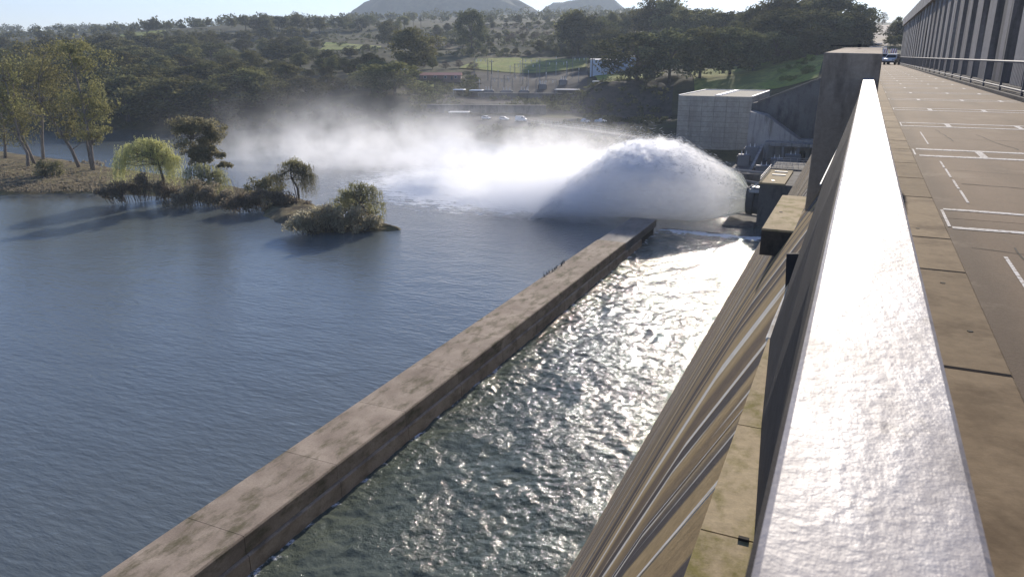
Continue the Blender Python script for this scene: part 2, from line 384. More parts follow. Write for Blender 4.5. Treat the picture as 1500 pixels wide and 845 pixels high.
for x, y, z in [(-175, 312, -28.4), (-160, 322, -28), (-140, 318, -28), (-120, 318, -28), (-104, 322, -28), (-150, 304, -28.6), (-125, 300, -28.8), (-104, 300, -28.8), (-85, 316, -28.5), (-168, 336, -27), (-140, 334, -27.6), (-110, 334, -27.6),
                (-70, 300, -30.5), (-70, 330, -28), (-30, 300, -30.5), (-45, 340, -24), (-14, 320, -30), (-32, 340, -20),
                (-4, 352, -3.5), (3, 350, -2.2), (10, 352, -2.2), (3, 380, -.4), (5, 430, 4.5), (6, 500, 10.5), (8, 600, 19.5), (9, 700, 22), (10, 900, 18),
                (40, 420, 2), (90, 420, 5), (150, 500, 15), (60, 600, 20), (300, 600, 16), (100, 1200, 22), (500, 1500, 30), (200, 360, -20), (60, 360, -15),
                (-2600, 1200, 60), (-3500, 3500, 70), (0, 4500, 50), (1500, 4200, 40), (-1500, 4500, 80), (-5500, 2500, 60)]: SV.append((x, y, z))
SV = np.array(SV)
def _rbf():
    d = np.linalg.norm(SV[:, None, :2] - SV[None, :, :2], axis=2)
    n = len(SV); A = np.zeros((n + 3, n + 3)); A[:n, :n] = d + np.eye(n) * 1.5
    A[:n, n] = 1; A[:n, n + 1:] = SV[:, :2]; A[n, :n] = 1; A[n + 1:, :n] = SV[:, :2].T
    return np.linalg.solve(A, np.concatenate([SV[:, 2], [0, 0, 0]]))
COEF = _rbf()
def height(x, y):
    x = np.atleast_1d(np.asarray(x, float)); y = np.atleast_1d(np.asarray(y, float))
    d = np.sqrt((x[:, None] - SV[None, :, 0]) ** 2 + (y[:, None] - SV[None, :, 1]) ** 2)
    n = len(SV); return d @ COEF[:n] + COEF[n] + COEF[n + 1] * x + COEF[n + 2] * y
def ground(x, y): return float(height(x, y)[0])
def build_terrain():
    rr = np.concatenate([np.linspace(225, 700, 130), 700 * (5200 / 700) ** (np.linspace(0, 1, 60)[1:])])
    aa = np.radians(np.linspace(-88, 42, 300))
    A, RR = np.meshgrid(aa, rr); x = (np.sin(A) * RR).ravel(); y = (np.cos(A) * RR).ravel()
    z = np.concatenate([height(x[i:i + 4000], y[i:i + 4000]) for i in range(0, len(x), 4000)])
    z += np.array([fbm(a * .03, b * .03) for a, b in zip(x, y)]) * np.clip((RR.ravel() - 330) / 500, .15, 2.0)
    z = np.where((x > -12.5) & (y < 346), np.minimum(z, -36), z)
    n = len(aa); i, j = np.meshgrid(np.arange(n - 1), np.arange(len(rr) - 1)); q = (j * n + i).ravel()
    o = obj('ground', mesh_np('ground', np.stack([x, y, z], 1), np.stack([q, q + 1, q + n + 1, q + n], 1), 'ground', True)); tag(o, kind='structure')
build_terrain()

# river bed, river, stilling pool, reservoir
tag(obj('riverbed', MB().box(-1200, 30, -400, 235, -43, -41).mesh('riverbed', 'rock')), kind='structure')
rv = MB()
rv.add([(-2500, -700, WZ), (-39.75, -700, WZ), (-39.75, 145, WZ), (-2500, 145, WZ)], [(0, 1, 2, 3)])
rv.add([(-2500, 145.0, WZ), (-39.75, 145.0, WZ), (-34.5, 145.0, WZ), (-34.5, 151.4, WZ), (-11, 151.4, WZ), (-11, 420, WZ), (-2500, 420, WZ)], [(0, 1, 2, 3, 4, 5, 6)])
tag(obj('river', rv.mesh('river', 'river')), kind='structure')
def pool_z(x, y):
    a = min(1, (y + 12) / 6) if y < 0 else 1
    e = max(0., 1 - (151.5 - y) / 3.)
    k = (noise.noise((x * .33, y * .28, 0)) * .15 + noise.noise((x * .9, y * .75, 5)) * .10 + noise.noise((x * 1.9, y * 1.6, 9)) * .08)
    return WZ + .1 + k * 1.25 - e * .2
xs = np.linspace(-34.7, -14.0, 104); ys = np.concatenate([np.linspace(8, 80, 360), np.linspace(80, 151.5, 260)[1:]])
v, f = grid(xs, ys, pool_z)
tag(obj('stilling_pool_water', mesh_np('stilling_pool_water', v, f, 'pool', True)), kind='structure')
tag(obj('reservoir_water', MB().add([(9, -600, -9), (1500, -600, -9), (1500, 344, -9), (9, 344, -9)], [(0, 1, 2, 3)]).mesh('reservoir_water', 'lake')), kind='structure')

# ------------------------------------------------------------------ the dam
dam = thing('dam', 'long sloping concrete dam with rust and lime streaked downstream face', 'dam')
PROF = [(-.32, -1.55), (-.75, -2.33), (-1.24, -3.39), (-4.0, -9.8), (-8.5, -20.1), (-15.4, -36.0)]
ys = np.linspace(-6, 346, 120)
v = [(x + .0, y, z) for y in ys for x, z in PROF]; n = len(PROF)
f = [(j * n + i, j * n + i + 1, (j + 1) * n + i + 1, (j + 1) * n + i) for j in range(len(ys) - 1) for i in range(n - 1)]
part('downstream_face', mesh_np('downstream_face', v, f, 'face'), dam)
def prof_x(z):
    for (x0, z0), (x1, z1) in zip(PROF, PROF[1:]):
        if z1 <= z <= z0: return x0 + (x1 - x0) * (z - z0) / (z1 - z0)
def streak(y, wd, z0=-1.56, z1=-34.5, wob=.012):
    mb = MB(); zs = [z0 + (z1 - z0) * (k / 26.) ** 2 for k in range(27)]
    vs = []
    for k, z in enumerate(zs):
        dy = wob * 3 * noise.noise((y * 3.1, z * .5, 1)); ww = wd * (1 + .35 * noise.noise((y, z * 1.3, 4)))
        for s in (-1, 1): vs.append((prof_x(z) - .004, y + dy + s * ww, z + .0015))
    mb.add(vs, [(2 * k, 2 * k + 1, 2 * k + 3, 2 * k + 2) for k in range(26)])
    part('lime_streak', mb.mesh('lime_streak', 'calcite_and_edge_light'), dam)
for y, wd in ((2.62, .012), (3.32, .006), (4.22, .012), (6.6, .008), (9.3, .012), (12.4, .02), (16.5, .03), (22.3, .03), (27.5, .04), (41.2, .05)): streak(y, wd)
# ledge that narrows to nothing where the splayed parapet meets its edge
BASE = [(-.06, -1.0), (-.10, 1.0), (-.15, 2.27), (-.235, 3.2), (-.318, 4.28), (-.315, 4.6), (-.275, 6.3), (-.11, 9.95)]
lp = [(-.32, -2), (-.32, 4.28)] + [p for p in reversed(BASE[:5])]
for k, (a, b2) in enumerate(((-2, .7), (.7, 2.28), (2.28, 3.12), (3.12, 4.27))):
    def bx(y):
        for (x0, y0), (x1, y1) in zip(BASE, BASE[1:]):
            if y0 <= y <= y1: return x0 + (x1 - x0) * (y - y0) / (y1 - y0)
        return -.05
    g = .004
    mb = MB().prism([(-.325, a + g), (-.325, b2 - g), (bx(b2) + .01, b2 - g), (bx(max(a, -1)) + .01, a + g)], 'z', -1.75, -1.545)
    part('ledge_slab', mb.mesh('ledge_slab', 'ledge'), dam)
mb = MB(); mb.box(-.20, -.165, 2.27, 2.285, -1.545, -1.535); part('rubber_seal', mb.mesh('rubber_seal', 'hole'), dam)
# core under the roadway, body behind the face
mb = MB(); mb.prism([(-.1, -1.9), (4.9, -1.9), (9, -6), (9, -37), (-14.6, -37), (-1.1, -3.6)], 'y', -8, 346); part('core', mb.mesh('core', 'dark_conc'), dam)

# parapet: battered outer wall under the hand rail, its foot splayed out
par = thing('parapet_wall', 'dark shaded concrete parapet wall under the pale hand rail', 'parapet wall')
vs, fs = [], []
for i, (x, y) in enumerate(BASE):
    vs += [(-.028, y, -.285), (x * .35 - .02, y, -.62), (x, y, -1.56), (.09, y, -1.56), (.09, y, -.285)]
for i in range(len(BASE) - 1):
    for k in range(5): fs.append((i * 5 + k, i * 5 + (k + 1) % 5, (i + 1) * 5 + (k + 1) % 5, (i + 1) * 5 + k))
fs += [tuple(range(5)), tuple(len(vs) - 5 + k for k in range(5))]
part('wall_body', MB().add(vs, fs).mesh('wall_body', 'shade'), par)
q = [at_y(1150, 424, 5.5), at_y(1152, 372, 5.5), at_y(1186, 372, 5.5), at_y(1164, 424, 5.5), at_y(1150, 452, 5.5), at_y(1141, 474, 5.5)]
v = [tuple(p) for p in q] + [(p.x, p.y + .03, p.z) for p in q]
part('shade_plate', MB().add(v, [(0, 1, 2, 3, 4, 5), (11, 10, 9, 8, 7, 6)] + [(i, (i + 1) % 6, 6 + (i + 1) % 6, 6 + i) for i in range(6)]).mesh('shade_plate', 'shade_black'), par)  # thin plate added in the outline of the dark shadow below the corbel
mb = MB(); mb.tube([(x - .008, y, -1.555) for x, y in BASE[4:]], .015, 6); part('sunlit_edge', mb.mesh('sunlit_edge', 'calcite_and_edge_light'), par)  # pale tube paints in the sunlit edge line along the wall foot
mb = MB(); mb.tube([(-.16 + .004 * k, 4.6 + k * .9, -.70 - .028 * k) for k in range(7)], .005, 5); part('cable', mb.mesh('cable', 'steel'), par)

hr = thing('hand_rail', 'broad pale metal hand rail with hammered glaring top', 'hand rail')
prof = [(-.022, -.285), (-.022, -.253), (-.018, -.25), (.087, -.25), (.091, -.253), (.091, -.285)]
for a, b2 in ((-1.2, 3.3 - .002), (3.302, 6.6), (6.603, 9.97)):
    part('rail_length', MB().prism(prof, 'y', a, b2).mesh('rail_length', 'rail'), hr)

pr = thing('parapet_pier', 'tall square weathered concrete pier at the end of the hand rail', 'pier')
mb = MB(); v = [(-.50, 10, -3.2), (.15, 10, -3.2), (.15, 11.1, -3.2), (-.50, 11.1, -3.2), (-.485, 10, .035), (.15, 10, .02), (.16, 11.1, .10), (-.30, 11.1, .10)]
mb.add(v, [(0, 1, 2, 3), (4, 5, 6, 7), (0, 1, 5, 4), (1, 2, 6, 5), (2, 3, 7, 6), (3, 0, 4, 7)]); me = mb.mesh('shaft', 'pier')
o = part('shaft', me, pr); bv = o.modifiers.new('bevel', 'BEVEL'); bv.width = .012; bv.segments = 2
mb = MB(); mb.tube([(-.12, 10.9, .1), (-.12, 10.9, .14)], .02, 8); mb.tube([(-.45, 10.9, .125), (.16, 10.9, .125)], .006, 5); part('bolted_bar', mb.mesh('bolted_bar', 'dark_steel'), pr)
cb = thing('corbel', 'square concrete bracket with tan top jutting out below the pier', 'corbel')
mb = MB(); mb.box(-.90, -.505, 9.15, 11.6, -2.27, -1.975); part('block', mb.mesh('block', 'corbel_shade'), cb)  # sides painted dark for the shade they stand in
mb = MB(); mb.box(-.902, -.503, 9.148, 11.6, -1.974, -1.95, .008); part('lit_top_cap', mb.mesh('lit_top_cap', 'ledge'), cb)  # separate cap keeps the sunlit top paler than the darkened sides
mb = MB(); mb.box(-.62, -.2, 10.0, 11.3, -3.6, -2.275); part('stem', mb.mesh('stem', 'dark_conc'), cb)
mb = MB(); mb.tube([(-.79, 10.25, -1.952), (-.79, 10.25, -1.945)], .022, 8); part('drain_hole', mb.mesh('drain_hole', 'hole'), cb)
# parapet beyond the pier
pb = thing('far_parapet', 'low concrete parapet running on along the dam behind the pier', 'parapet wall')
for k in range(12):
    y0 = 11.2 + k * 28; part('wall_length', MB().box(-.3, .1, y0, y0 + 27.9, -1.56, -.33).mesh('wall_length', 'pier'), pb)

# roadway on the crest
road = obj('road', MB().box(-.05, 5.0, -8, 346, -1.9, -1.43).mesh('road', 'dark_conc')); tag(road, kind='structure')
JY = [2.35 + 5.35 * k for k in range(-1, 64)]
for k, (a, b2) in enumerate(zip(JY, JY[1:])):
    part('road_slab', MB().box(.7, 4.6, a + .006, b2 - .006, -1.5, -1.4).mesh('road_slab', 'road'), road)
edges = [-2, .9, 3.42, 5.1, 6.05, 7.85, 9.1, 10.4, 12.0, 13.2, 15.5, 17.2, 19.5, 22, 24.4, 28, 33, 38.5, 44, 49.5, 55, 66, 77, 88, 110, 140, 180, 240, 345]
for a, b2 in zip(edges, edges[1:]):
    part('kerb_stone', MB().box(.1, .705, a + .005, b2 - .005, -1.5, -1.25, .012).mesh('kerb_stone', 'kerb'), road)
for y, x in ((5.3, .42), (6.35, .5), (4.8, .55), (3.95, .6)):
    part('drain_slot', MB().tube([(x, y, -1.252), (x, y, -1.2475)], .014, 8).mesh('drain_slot', 'hole'), road)
def jag_strip(x0, x1, y, wd):
    n = max(6, int((x1 - x0) / .22)); vs = []
    for i in range(n + 1):
        x = x0 + (x1 - x0) * i / n
        o1 = noise.noise((x * 2.3, y, 0)) * .02; ww = wd * (1 + .3 * noise.noise((x * 5.3, y, 3)))
        vs += [(x, y + o1 - ww, -1.396), (x, y + o1 + ww, -1.396)]
    return MB().add(vs, [(2 * i, 2 * i + 2, 2 * i + 3, 2 * i + 1) for i in range(n)]).mesh('white_line', 'paint')
for k, y in enumerate([7.70 + 5.35 * j for j in range(-1, 45)]):
    x1 = 4.55
    for s in (-.44, .44):
        part('white_line', jag_strip(.80 + .03 * (k % 3), x1, y + s, .045 if k < 2 else .085), road)
    for x in (1.70, 2.97, 4.05):
        part('white_bar', MB().add([(x - .05, y - .41, -1.3955), (x + .05, y - .41, -1.3955), (x + .05, y + .41, -1.3955), (x - .05, y + .41, -1.3955)], [(0, 1, 2, 3)]).mesh('white_bar', 'paint'), road)
    part('white_bar', MB().add([(.80, y - .41, -1.3955), (.825, y - .41, -1.3955), (.825, y + .41, -1.3955), (.80, y + .41, -1.3955)], [(0, 1, 2, 3)]).mesh('white_bar', 'paint'), road)
for a, b2 in ((8.6, 9.4), (9.5, 10.2), (10.4, 11.2), (11.3, 12.0), (14.3, 16.6), (4.2, 6.3)):
    part('faded_line', MB().add([(1.07, a, -1.3955), (1.095, a, -1.3955), (1.10, b2, -1.3955), (1.075, b2, -1.3955)], [(0, 1, 2, 3)]).mesh('faded_line', 'paint'), road)
def crack(x0, y0, x1, y1, wd=.008):
    vs = []
    for i in range(15):
        u = i / 14; x = x0 + (x1 - x0) * u + noise.noise((u * 4, x0, y0)) * .05; y = y0 + (y1 - y0) * u + noise.noise((u * 5, y0, x0 + 9)) * .09
        ww = wd * (.4 + abs(noise.noise((u * 7, x0, 2))) * 2); nx, ny = (0, 1) if abs(x1 - x0) > abs(y1 - y0) else (1, 0)
        vs += [(x - nx * ww, y - ny * ww, -1.3965), (x + nx * ww, y + ny * ww, -1.3965)]
    part('crack', MB().add(vs, [(2 * i, 2 * i + 2, 2 * i + 3, 2 * i + 1) for i in range(14)]).mesh('crack', 'hole'), road)
for c in ((1.15, 9.9, 2.6, 9.7, .016), (1.1, 11.1, 4.2, 10.7), (1.2, 6.6, 1.25, 4.2), (.9, 6.5, 3, 6.35), (2.0, 16.4, 2.3, 13.9, .014), (1.0, 15.6, 3.6, 15.3), (1.4, 17.2, 1.5, 15.0), (1.0, 20.6, 4.3, 20.2), (2.4, 11.9, 2.8, 9.0), (1.3, 4.9, 4.2, 4.7)): crack(*c)
JY2 = 0
# fence along the gates
fn = thing('pedestrian_fence', 'grey steel fence of posts and thin bars along the gate piers', 'fence')
part('kerb', MB().box(4.62, 5.2, 6, 165, -1.5, -1.26, .02).mesh('kerb', 'dark_conc'), fn)
for k in range(34):
    y = 6.4 + k * 4.68
    part('post', MB().box(4.66, 4.73, y - .055, y + .055, -1.26, -.2).mesh('post', 'grey_steel'), fn)
part('top_rail', MB().tube([(4.695, 6, -.2), (4.695, 165, -.2)], .045, 6).mesh('top_rail', 'grey_steel'), fn)
part('bottom_rail', MB().tube([(4.695, 6, -1.1), (4.695, 165, -1.1)], .04, 6).mesh('bottom_rail', 'grey_steel'), fn)
mb = MB()
for k in range(530):
    y = 6.2 + k * .3; mb.box(4.69, 4.70, y - .006, y + .006, -1.09, -.22)
tag(part('thin_bars', mb.mesh('thin_bars', 'grey_steel'), fn), kind='stuff')
# gate structure
gs = thing('gate_structure', 'towering row of grey concrete gate piers beside the road', 'gate structure')
part('back_wall', MB().box(8.2, 8.6, 2, 168, -9, 5.4).mesh('back_wall', 'dark_conc'), gs)
part('deck_beam', MB().box(5.2, 8.19, 2, 168.5, 5.42, 6.8, .05).mesh('deck_beam', 'gate_conc'), gs)
part('plinth', MB().box(5.21, 8.19, 2, 168, -9, -1.15).mesh('plinth', 'dark_conc'), gs)
for k in range(31):
    y = 3.5 + 5.33 * k
    mb = MB(); mb.box(5.5, 8.19, y, y + 2.65, -1.14, 5.41)
    o = part('gate_pier', mb.mesh('gate_pier', 'gate_conc'), gs)
for k in range(30):
    y = 3.5 + 5.33 * k + 2.66
    mb = MB(); mb.box(7.0, 7.2, y, y + 2.65, -1.14, 4.7)
    for z in (0, 1.3, 2.6, 3.9): mb.box(6.9, 6.99, y, y + 2.65, z, z + .14)
    part('gate_leaf', mb.mesh('gate_leaf', 'dark_steel'), gs)

# ------------------------------------------------------------------ training wall in the river
tw = thing('training_wall', 'long low concrete dividing wall standing in the river beside the dam', 'training wall')
ty = [10] + [22 + 10.2 * k for k in range(12)]
for a, b2 in zip(ty, ty[1:]):
    wet = b2 > 128; z1 = -31.16 if wet else -31.0
    mb = MB(); x0, x1 = -39.75, -34.5
    pf = [(x0, -36), (x0, z1 - .1), (x0 + .12, z1), (x1 - .1, z1), (x1, z1 - .12), (x1, z1 - 1.45), (x0 + .5, z1 - 1.45), (x0 + .5, -36)]
    mb.prism(pf, 'y', a + .02, b2 - .02); part('wall_segment', mb.mesh('wall_segment', 'wet' if wet else 'wall'), tw)
    part('footing', MB().prism([(x0 + .6, z1 - 1.453), (x1 + .14, z1 - 1.453), (x1 + .24, z1 - 1.56), (x1 + .3, -36), (x0 + .6, -36)], 'y', a + .03, b2 - .03).mesh('footing', 'footing'), tw)
part('wall_segment', MB().prism(pf, 'y', 134.3, 146).mesh('wall_segment', 'wet'), tw)
part('wall_core', MB().box(-39.5, -34.75, 10.2, 145, -36, -31.35).mesh('wall_core', 'hole'), tw)
# cormorants along its left edge
def bird():
    t = thing('cormorant', 'small black cormorant, first from the near end of the row on the dividing wall', 'bird', group='cormorants resting on the dividing wall')
    bm = bmesh.new()
    bmesh.ops.create_uvsphere(bm, u_segments=10, v_segments=7, radius=1)
    for vv in bm.verts:
        z = vv.co.z; vv.co.x *= .12 * (1 - .2 * z); vv.co.y = vv.co.y * .13 + z * .07; vv.co.z = .33 + z * .22
    me = bpy.data.meshes.new('body'); bm.to_mesh(me); bm.free(); me.materials.append(M['black']); part('body', me, t)
    part('neck', MB().tube([(0, .05, .48), (0, .1, .62), (0, .09, .72), (0, .13, .78)], [.06, .04, .035, .05], 7).mesh('neck', 'black', True), t)
    part('beak', MB().tube([(0, .15, .78), (0, .24, .79)], [.022, .008], 5).mesh('beak', 'rubber'), t)
    part('tail', MB().prism([(-.05, .16), (.05, .16), (.07, .0), (-.07, .0)], 'y', -.17, -.13).mesh('tail', 'black'), t)
    for s in (-1, 1): part('foot', MB().box(s * .05 - .03, s * .05 + .03, -.03, .08, 0, .13).mesh('foot', 'rubber'), t)
    return t
b0 = bird()
for k in range(9):
    y = 98.6 + k * 1.05 + rnd.uniform(-.3, .3); loc = (-39.45 + rnd.uniform(-.1, .35), y, -31.0)
    if k == 0: b0.location = loc; b0.rotation_euler = (0, 0, 1.2); b0.scale = (.8, .8, .8)
    else: dup(b0, loc, rnd.uniform(0, 6.2), 'small black cormorant, %s from the near end of the row on the dividing wall' % ('second third fourth fifth sixth seventh eighth ninth'.split()[k - 1]))

# ------------------------------------------------------------------ outlet valve block and the water jet
vb = thing('valve_house', 'small dark concrete valve house with tan roof low on the dam face', 'valve house')
part('block', MB().box(-17.2, -10.2, 162, 184, -36, -25.25).mesh('block', 'dark_conc'), vb)
part('shadow_slab', MB().box(-23.5, -17.25, 158, 186, -36, -33.62).mesh('shadow_slab', 'dark_conc'), vb)  # dark slab added over the bright water to stand for the nozzle's shadow
part('roof_slab', MB().box(-17.4, -12.3, 161.6, 182, -25.24, -24.9, .06).mesh('roof_slab', 'ledge'), vb)
part('roof_hatch', MB().tube([(-14.9, 164.5, -24.91), (-14.9, 164.5, -24.75)], .38, 10).mesh('roof_hatch', 'lamp'), vb)
for y in (173, 178): part('crane_rail', MB().box(-16, -13.2, y, y + .5, -24.9, -24.7).mesh('crane_rail', 'roof'), vb)
def hand(p0, p1, n, h=1.1, z=0, name='roof_railing', parent=None, m='steel', r=.05):
    mb = MB(); p0 = Vector(p0); p1 = Vector(p1)
    for k in range(n + 1):
        p = p0.lerp(p1, k / n); mb.tube([p, p + Vector((0, 0, h))], r, 5)
    for hh in (h, h * .55): mb.tube([p0 + Vector((0, 0, hh)), p1 + Vector((0, 0, hh))], r, 5)
    return part(name, mb.mesh(name, m), parent)
hand((-17.2, 162, -24.9), (-17.2, 182, -24.9), 8, parent=vb); hand((-17.2, 182, -24.9), (-12.4, 182, -24.9), 4, parent=vb)
hand((-17.2, 188, -24.9), (-10.4, 188, -24.9), 5, parent=vb); hand((-17.2, 196, -24.9), (-9.6, 196, -24.9), 5, parent=vb)
part('walkway', MB().box(-17.4, -9, 184.1, 197, -25.3, -24.92).mesh('walkway', 'dark_conc'), vb)
part('nozzle', MB().tube([(-16.5, 166, -29.6), (-18.3, 166, -29.4), (-18.4, 166, -29.4), (-19.6, 166, -29.3), (-19.65, 166, -29.3), (-20.0, 166, -29.3)], [2.9, 2.9, 3.25, 3.2, 2.75, 2.7], 28).mesh('nozzle', 'dark_steel', False), vb)
part('nozzle_ladder', MB().box(-19.2, -17.3, 162.6, 162.9, -27.3, -26.6).box(-19.0, -17.4, 163, 165, -26.5, -26.2).tube([(-19, 163, -26.2), (-17.3, 163, -25)], .12, 5).tube([(-19.4, 163, -27), (-17.3, 163, -25.4)], .12, 5).mesh('nozzle_ladder', 'steel'), vb)
part('pipe', MB().tube([(-17, 186, -26.6), (-34, 192, -26.4)], .35, 8).tube([(-17, 185, -29), (-30, 190, -28.5)], .3, 8).mesh('pipe', 'grey_steel'), vb)

def jet_mat():
    m, t, b = mat('aerated_white_water', .8, .2)
    X = xyz(t); p = pos(t)
    n = noi(t, pos(t, (.35, 1, 1)), .7, 7, .7)
    glassy = smooth(t, X[0], -27, -20)
    col = mix(t, mth(t, 'MULTIPLY', glassy, .8), ramp(t, n, [(.3, (.84, .87, .90)), (.6, (.94, .95, .96))]), (.40, .46, .36))
    t.links.new(col, b.inputs["Base Color"])
    bump(t, b, mth(t, 'ADD', n, mth(t, 'MULTIPLY', noi(t, p, 3.2, 6, .7), .4)), .5, .5)
    tr = N(t, "ShaderNodeBsdfTransparent"); tl = N(t, "ShaderNodeBsdfTranslucent"); mx = N(t, "ShaderNodeMixShader"); m2 = N(t, "ShaderNodeMixShader")
    t.links.new(col, tl.inputs[0]); m2.inputs[0].default_value = .45
    t.links.new(b.outputs[0], m2.inputs[1]); t.links.new(tl.outputs[0], m2.inputs[2])
    al = mth(t, 'ADD', ramp(t, n, [(.4, .02), (.66, .14)]), mth(t, 'MULTIPLY', glassy, .4), clamp=True)
    t.links.new(al, mx.inputs[0]); t.links.new(tr.outputs[0], mx.inputs[1]); t.links.new(m2.outputs[0], mx.inputs[2])
    out = t.nodes["Material Output"]; t.links.new(mx.outputs[0], out.inputs["Surface"])
    vol = N(t, "ShaderNodeVolumePrincipled"); vol.inputs["Color"].default_value = (.995, .997, 1, 1); vol.inputs["Density"].default_value = .24; vol.inputs["Anisotropy"].default_value = .3
    t.links.new(vol.outputs[0], out.inputs["Volume"])
    return m
M['jet'] = jet_mat()
M['shred'] = leaf_mat('torn_water', ((.82, .85, .88), (.88, .9, .92), (.93, .94, .95)), .5)
for n_ in M['shred'].node_tree.nodes:
    if n_.type == 'HUE_SAT': n_.inputs['Hue'].default_value = .5; n_.inputs['Value'].default_value = 1.0; [M['shred'].node_tree.links.remove(l) for l in list(n_.inputs['Hue'].links) + list(n_.inputs['Value'].links)]
TOP = [(-19.9, -26.9), (-21.5, -25.3), (-23.5, -23.6), (-27.3, -21.5), (-31, -19.9), (-34.9, -18.8), (-38, -18.3), (-41, -18.2), (-44, -18.5), (-47.3, -19.3), (-52, -22.3), (-57, -26.6), (-61, -31.), (-64, -34.6), (-70, -35.5)]
def topz(x):
    for (x0, z0), (x1, z1) in zip(TOP, TOP[1:]):
        if x1 <= x <= x0: return z0 + (z1 - z0) * (x - x0) / (x1 - x0)
    return TOP[-1][1]
def build_jet():
    nx, na = 240, 170; vs = []
    for i in range(nx + 1):
        s = (i / nx) ** 1.15; x = -19.9 - 45.0 * s
        zt = topz(x); wd = 2.7 + 11.0 * (1 - math.exp(-(-19.9 - x) / 12.0)) + 3 * s
        bot = -32.0 - min(2.6, (-19.9 - x) * .28)
        for k in range(na):
            a = 2 * math.pi * k / na - math.pi * .5
            c_, s_ = math.cos(a), math.sin(a)
            mid = bot + (zt - bot) * (.30 + .2 * max(0., 1 - s * 12))
            z = mid + (zt - mid) * s_ if s_ >= 0 else mid + (mid - bot) * s_
            y = 166 - wd * c_ * (abs(c_) ** -.15 if abs(c_) > .05 else 1)
            d = .12 + 1.25 * min(1, s * 2.2)
            q = Vector((x * .16, a * 2.2, 0))
            n1 = noise.fractal(q * 1.3 + Vector((0, 0, 3)), .7, 2.1, 6)
            n2 = noise.fractal(Vector((x * .55, a * 7, 8)), .6, 2.0, 4)
            rid = abs(math.cos(3 * (a - 1.22))) ** 30 * min(1, s * 25) * max(0, 1 - s * 3.6) * 1.9    # ribs thrown up by the vanes of the valve
            top = max(0., s_) ** 1.2 * min(1, max(0, s - .20) * 6)
            st_ = noise.fractal(Vector((x * .10, a * 6.5, 4)), .8, 2.0, 5)
            q = Vector((x * .75, y - 166, z)); nb = noise.fractal(q * .17, .8, 2.0, 3); nm = noise.fractal(q * .55 + Vector((3, 0, 0)), .7, 2.1, 4); nf = noise.fractal(q * 1.7, .6, 2.0, 3)
            r_ = d * (nb * (.25 + .75 * top) + abs(nm) * .95 * top + nm * .1 + nf * (.05 + .22 * top) + st_ * (.16 + .25 * s)) + rid
            vs.append((x + nm * d * .5, y - c_ * r_, z + max(s_, -.2) * r_))
    f = [(i * na + k, (i + 1) * na + k, (i + 1) * na + (k + 1) % na, i * na + (k + 1) % na) for i in range(nx) for k in range(na)]
    for e, i0 in ((0, 0), (1, nx)):
        c_i = len(vs); ring = vs[i0 * na:(i0 + 1) * na]; vs.append(tuple(sum(p[j] for p in ring) / na for j in range(3)))
        f += [(c_i, i0 * na + k, i0 * na + (k + 1) % na, i0 * na + (k + 1) % na)[:4] if e else (c_i, i0 * na + (k + 1) % na, i0 * na + k, i0 * na + k) for k in range(na)]
    quads = [q for q in f if len(set(q)) == 4]; tris = [tuple(dict.fromkeys(q)) for q in f if len(set(q)) == 3]
    me = MB().add(vs, quads + tris).mesh('water_jet', 'jet', True)
    o = obj('water_jet', me)
    tag(o, 'huge white plume of water bursting from the outlet valve into the river', 'water jet')
    return np.array(vs[:(nx + 1) * na], dtype=np.float32)
jv = build_jet()
# loose droplets and shreds of water flying off the plume
NA_ = 170
def droplets():
    g = jv.reshape(-1, NA_, 3); n = 26000
    i = rng.integers(0, g.shape[0] - 4, n); k = rng.integers(0, NA_, n)
    sel = g[i, k]; fl = g[i + 3, k] - sel; fl /= np.maximum(np.linalg.norm(fl, axis=1), 1e-5)[:, None]
    t_ = np.clip((-19.9 - sel[:, 0]) / 30, 0.03, 1.3)
    c = np.array([0, 166, -31]); d = sel - c; d[:, 0] = -3; d /= np.linalg.norm(d, axis=1)[:, None]
    far_ = np.where(rng.random(n) < .5, rng.uniform(.05, .4, n), rng.exponential(.8, n)) * (.25 + t_)
    p_ = sel + d * far_[:, None] + rng.normal(0, .12, sel.shape) * t_[:, None]
    ok = (p_[:, 2] > WZ + .05) & ((sel[:, 2] > -31 + .62 * (np.interp(-sel[:, 0], [-x_ for x_, z_ in TOP], [z_ for x_, z_ in TOP]) + 31)) | (sel[:, 0] < -56)); p_ = p_[ok]; fl = fl[ok]; t_ = t_[ok]; n = len(p_)
    up = np.cross(fl, rng.normal(0, 1, (n, 3))); up /= np.maximum(np.linalg.norm(up, axis=1), 1e-5)[:, None]; sd = np.cross(fl, up)
    L = rng.uniform(.15, .75, n)[:, None] * (.5 + t_)[:, None]; wd = rng.uniform(.012, .04, n)[:, None]
    v = np.stack([p_ - fl * L, p_ + up * wd, p_ + fl * L, p_ - up * wd * .5 + sd * wd], 1).reshape(-1, 3)
    q = np.arange(n) * 4
    f = np.concatenate([np.stack([q + a_, q + b_, q + c_], 1) for a_, b_, c_ in ((0, 1, 3), (1, 2, 3), (0, 3, 1), (0, 2, 1))])
    tag(obj('spray_droplets', mesh_np('spray_droplets', v, f, 'shred')), 'torn white shreds and droplets flying off the water plume', 'spray', kind='stuff')
droplets()

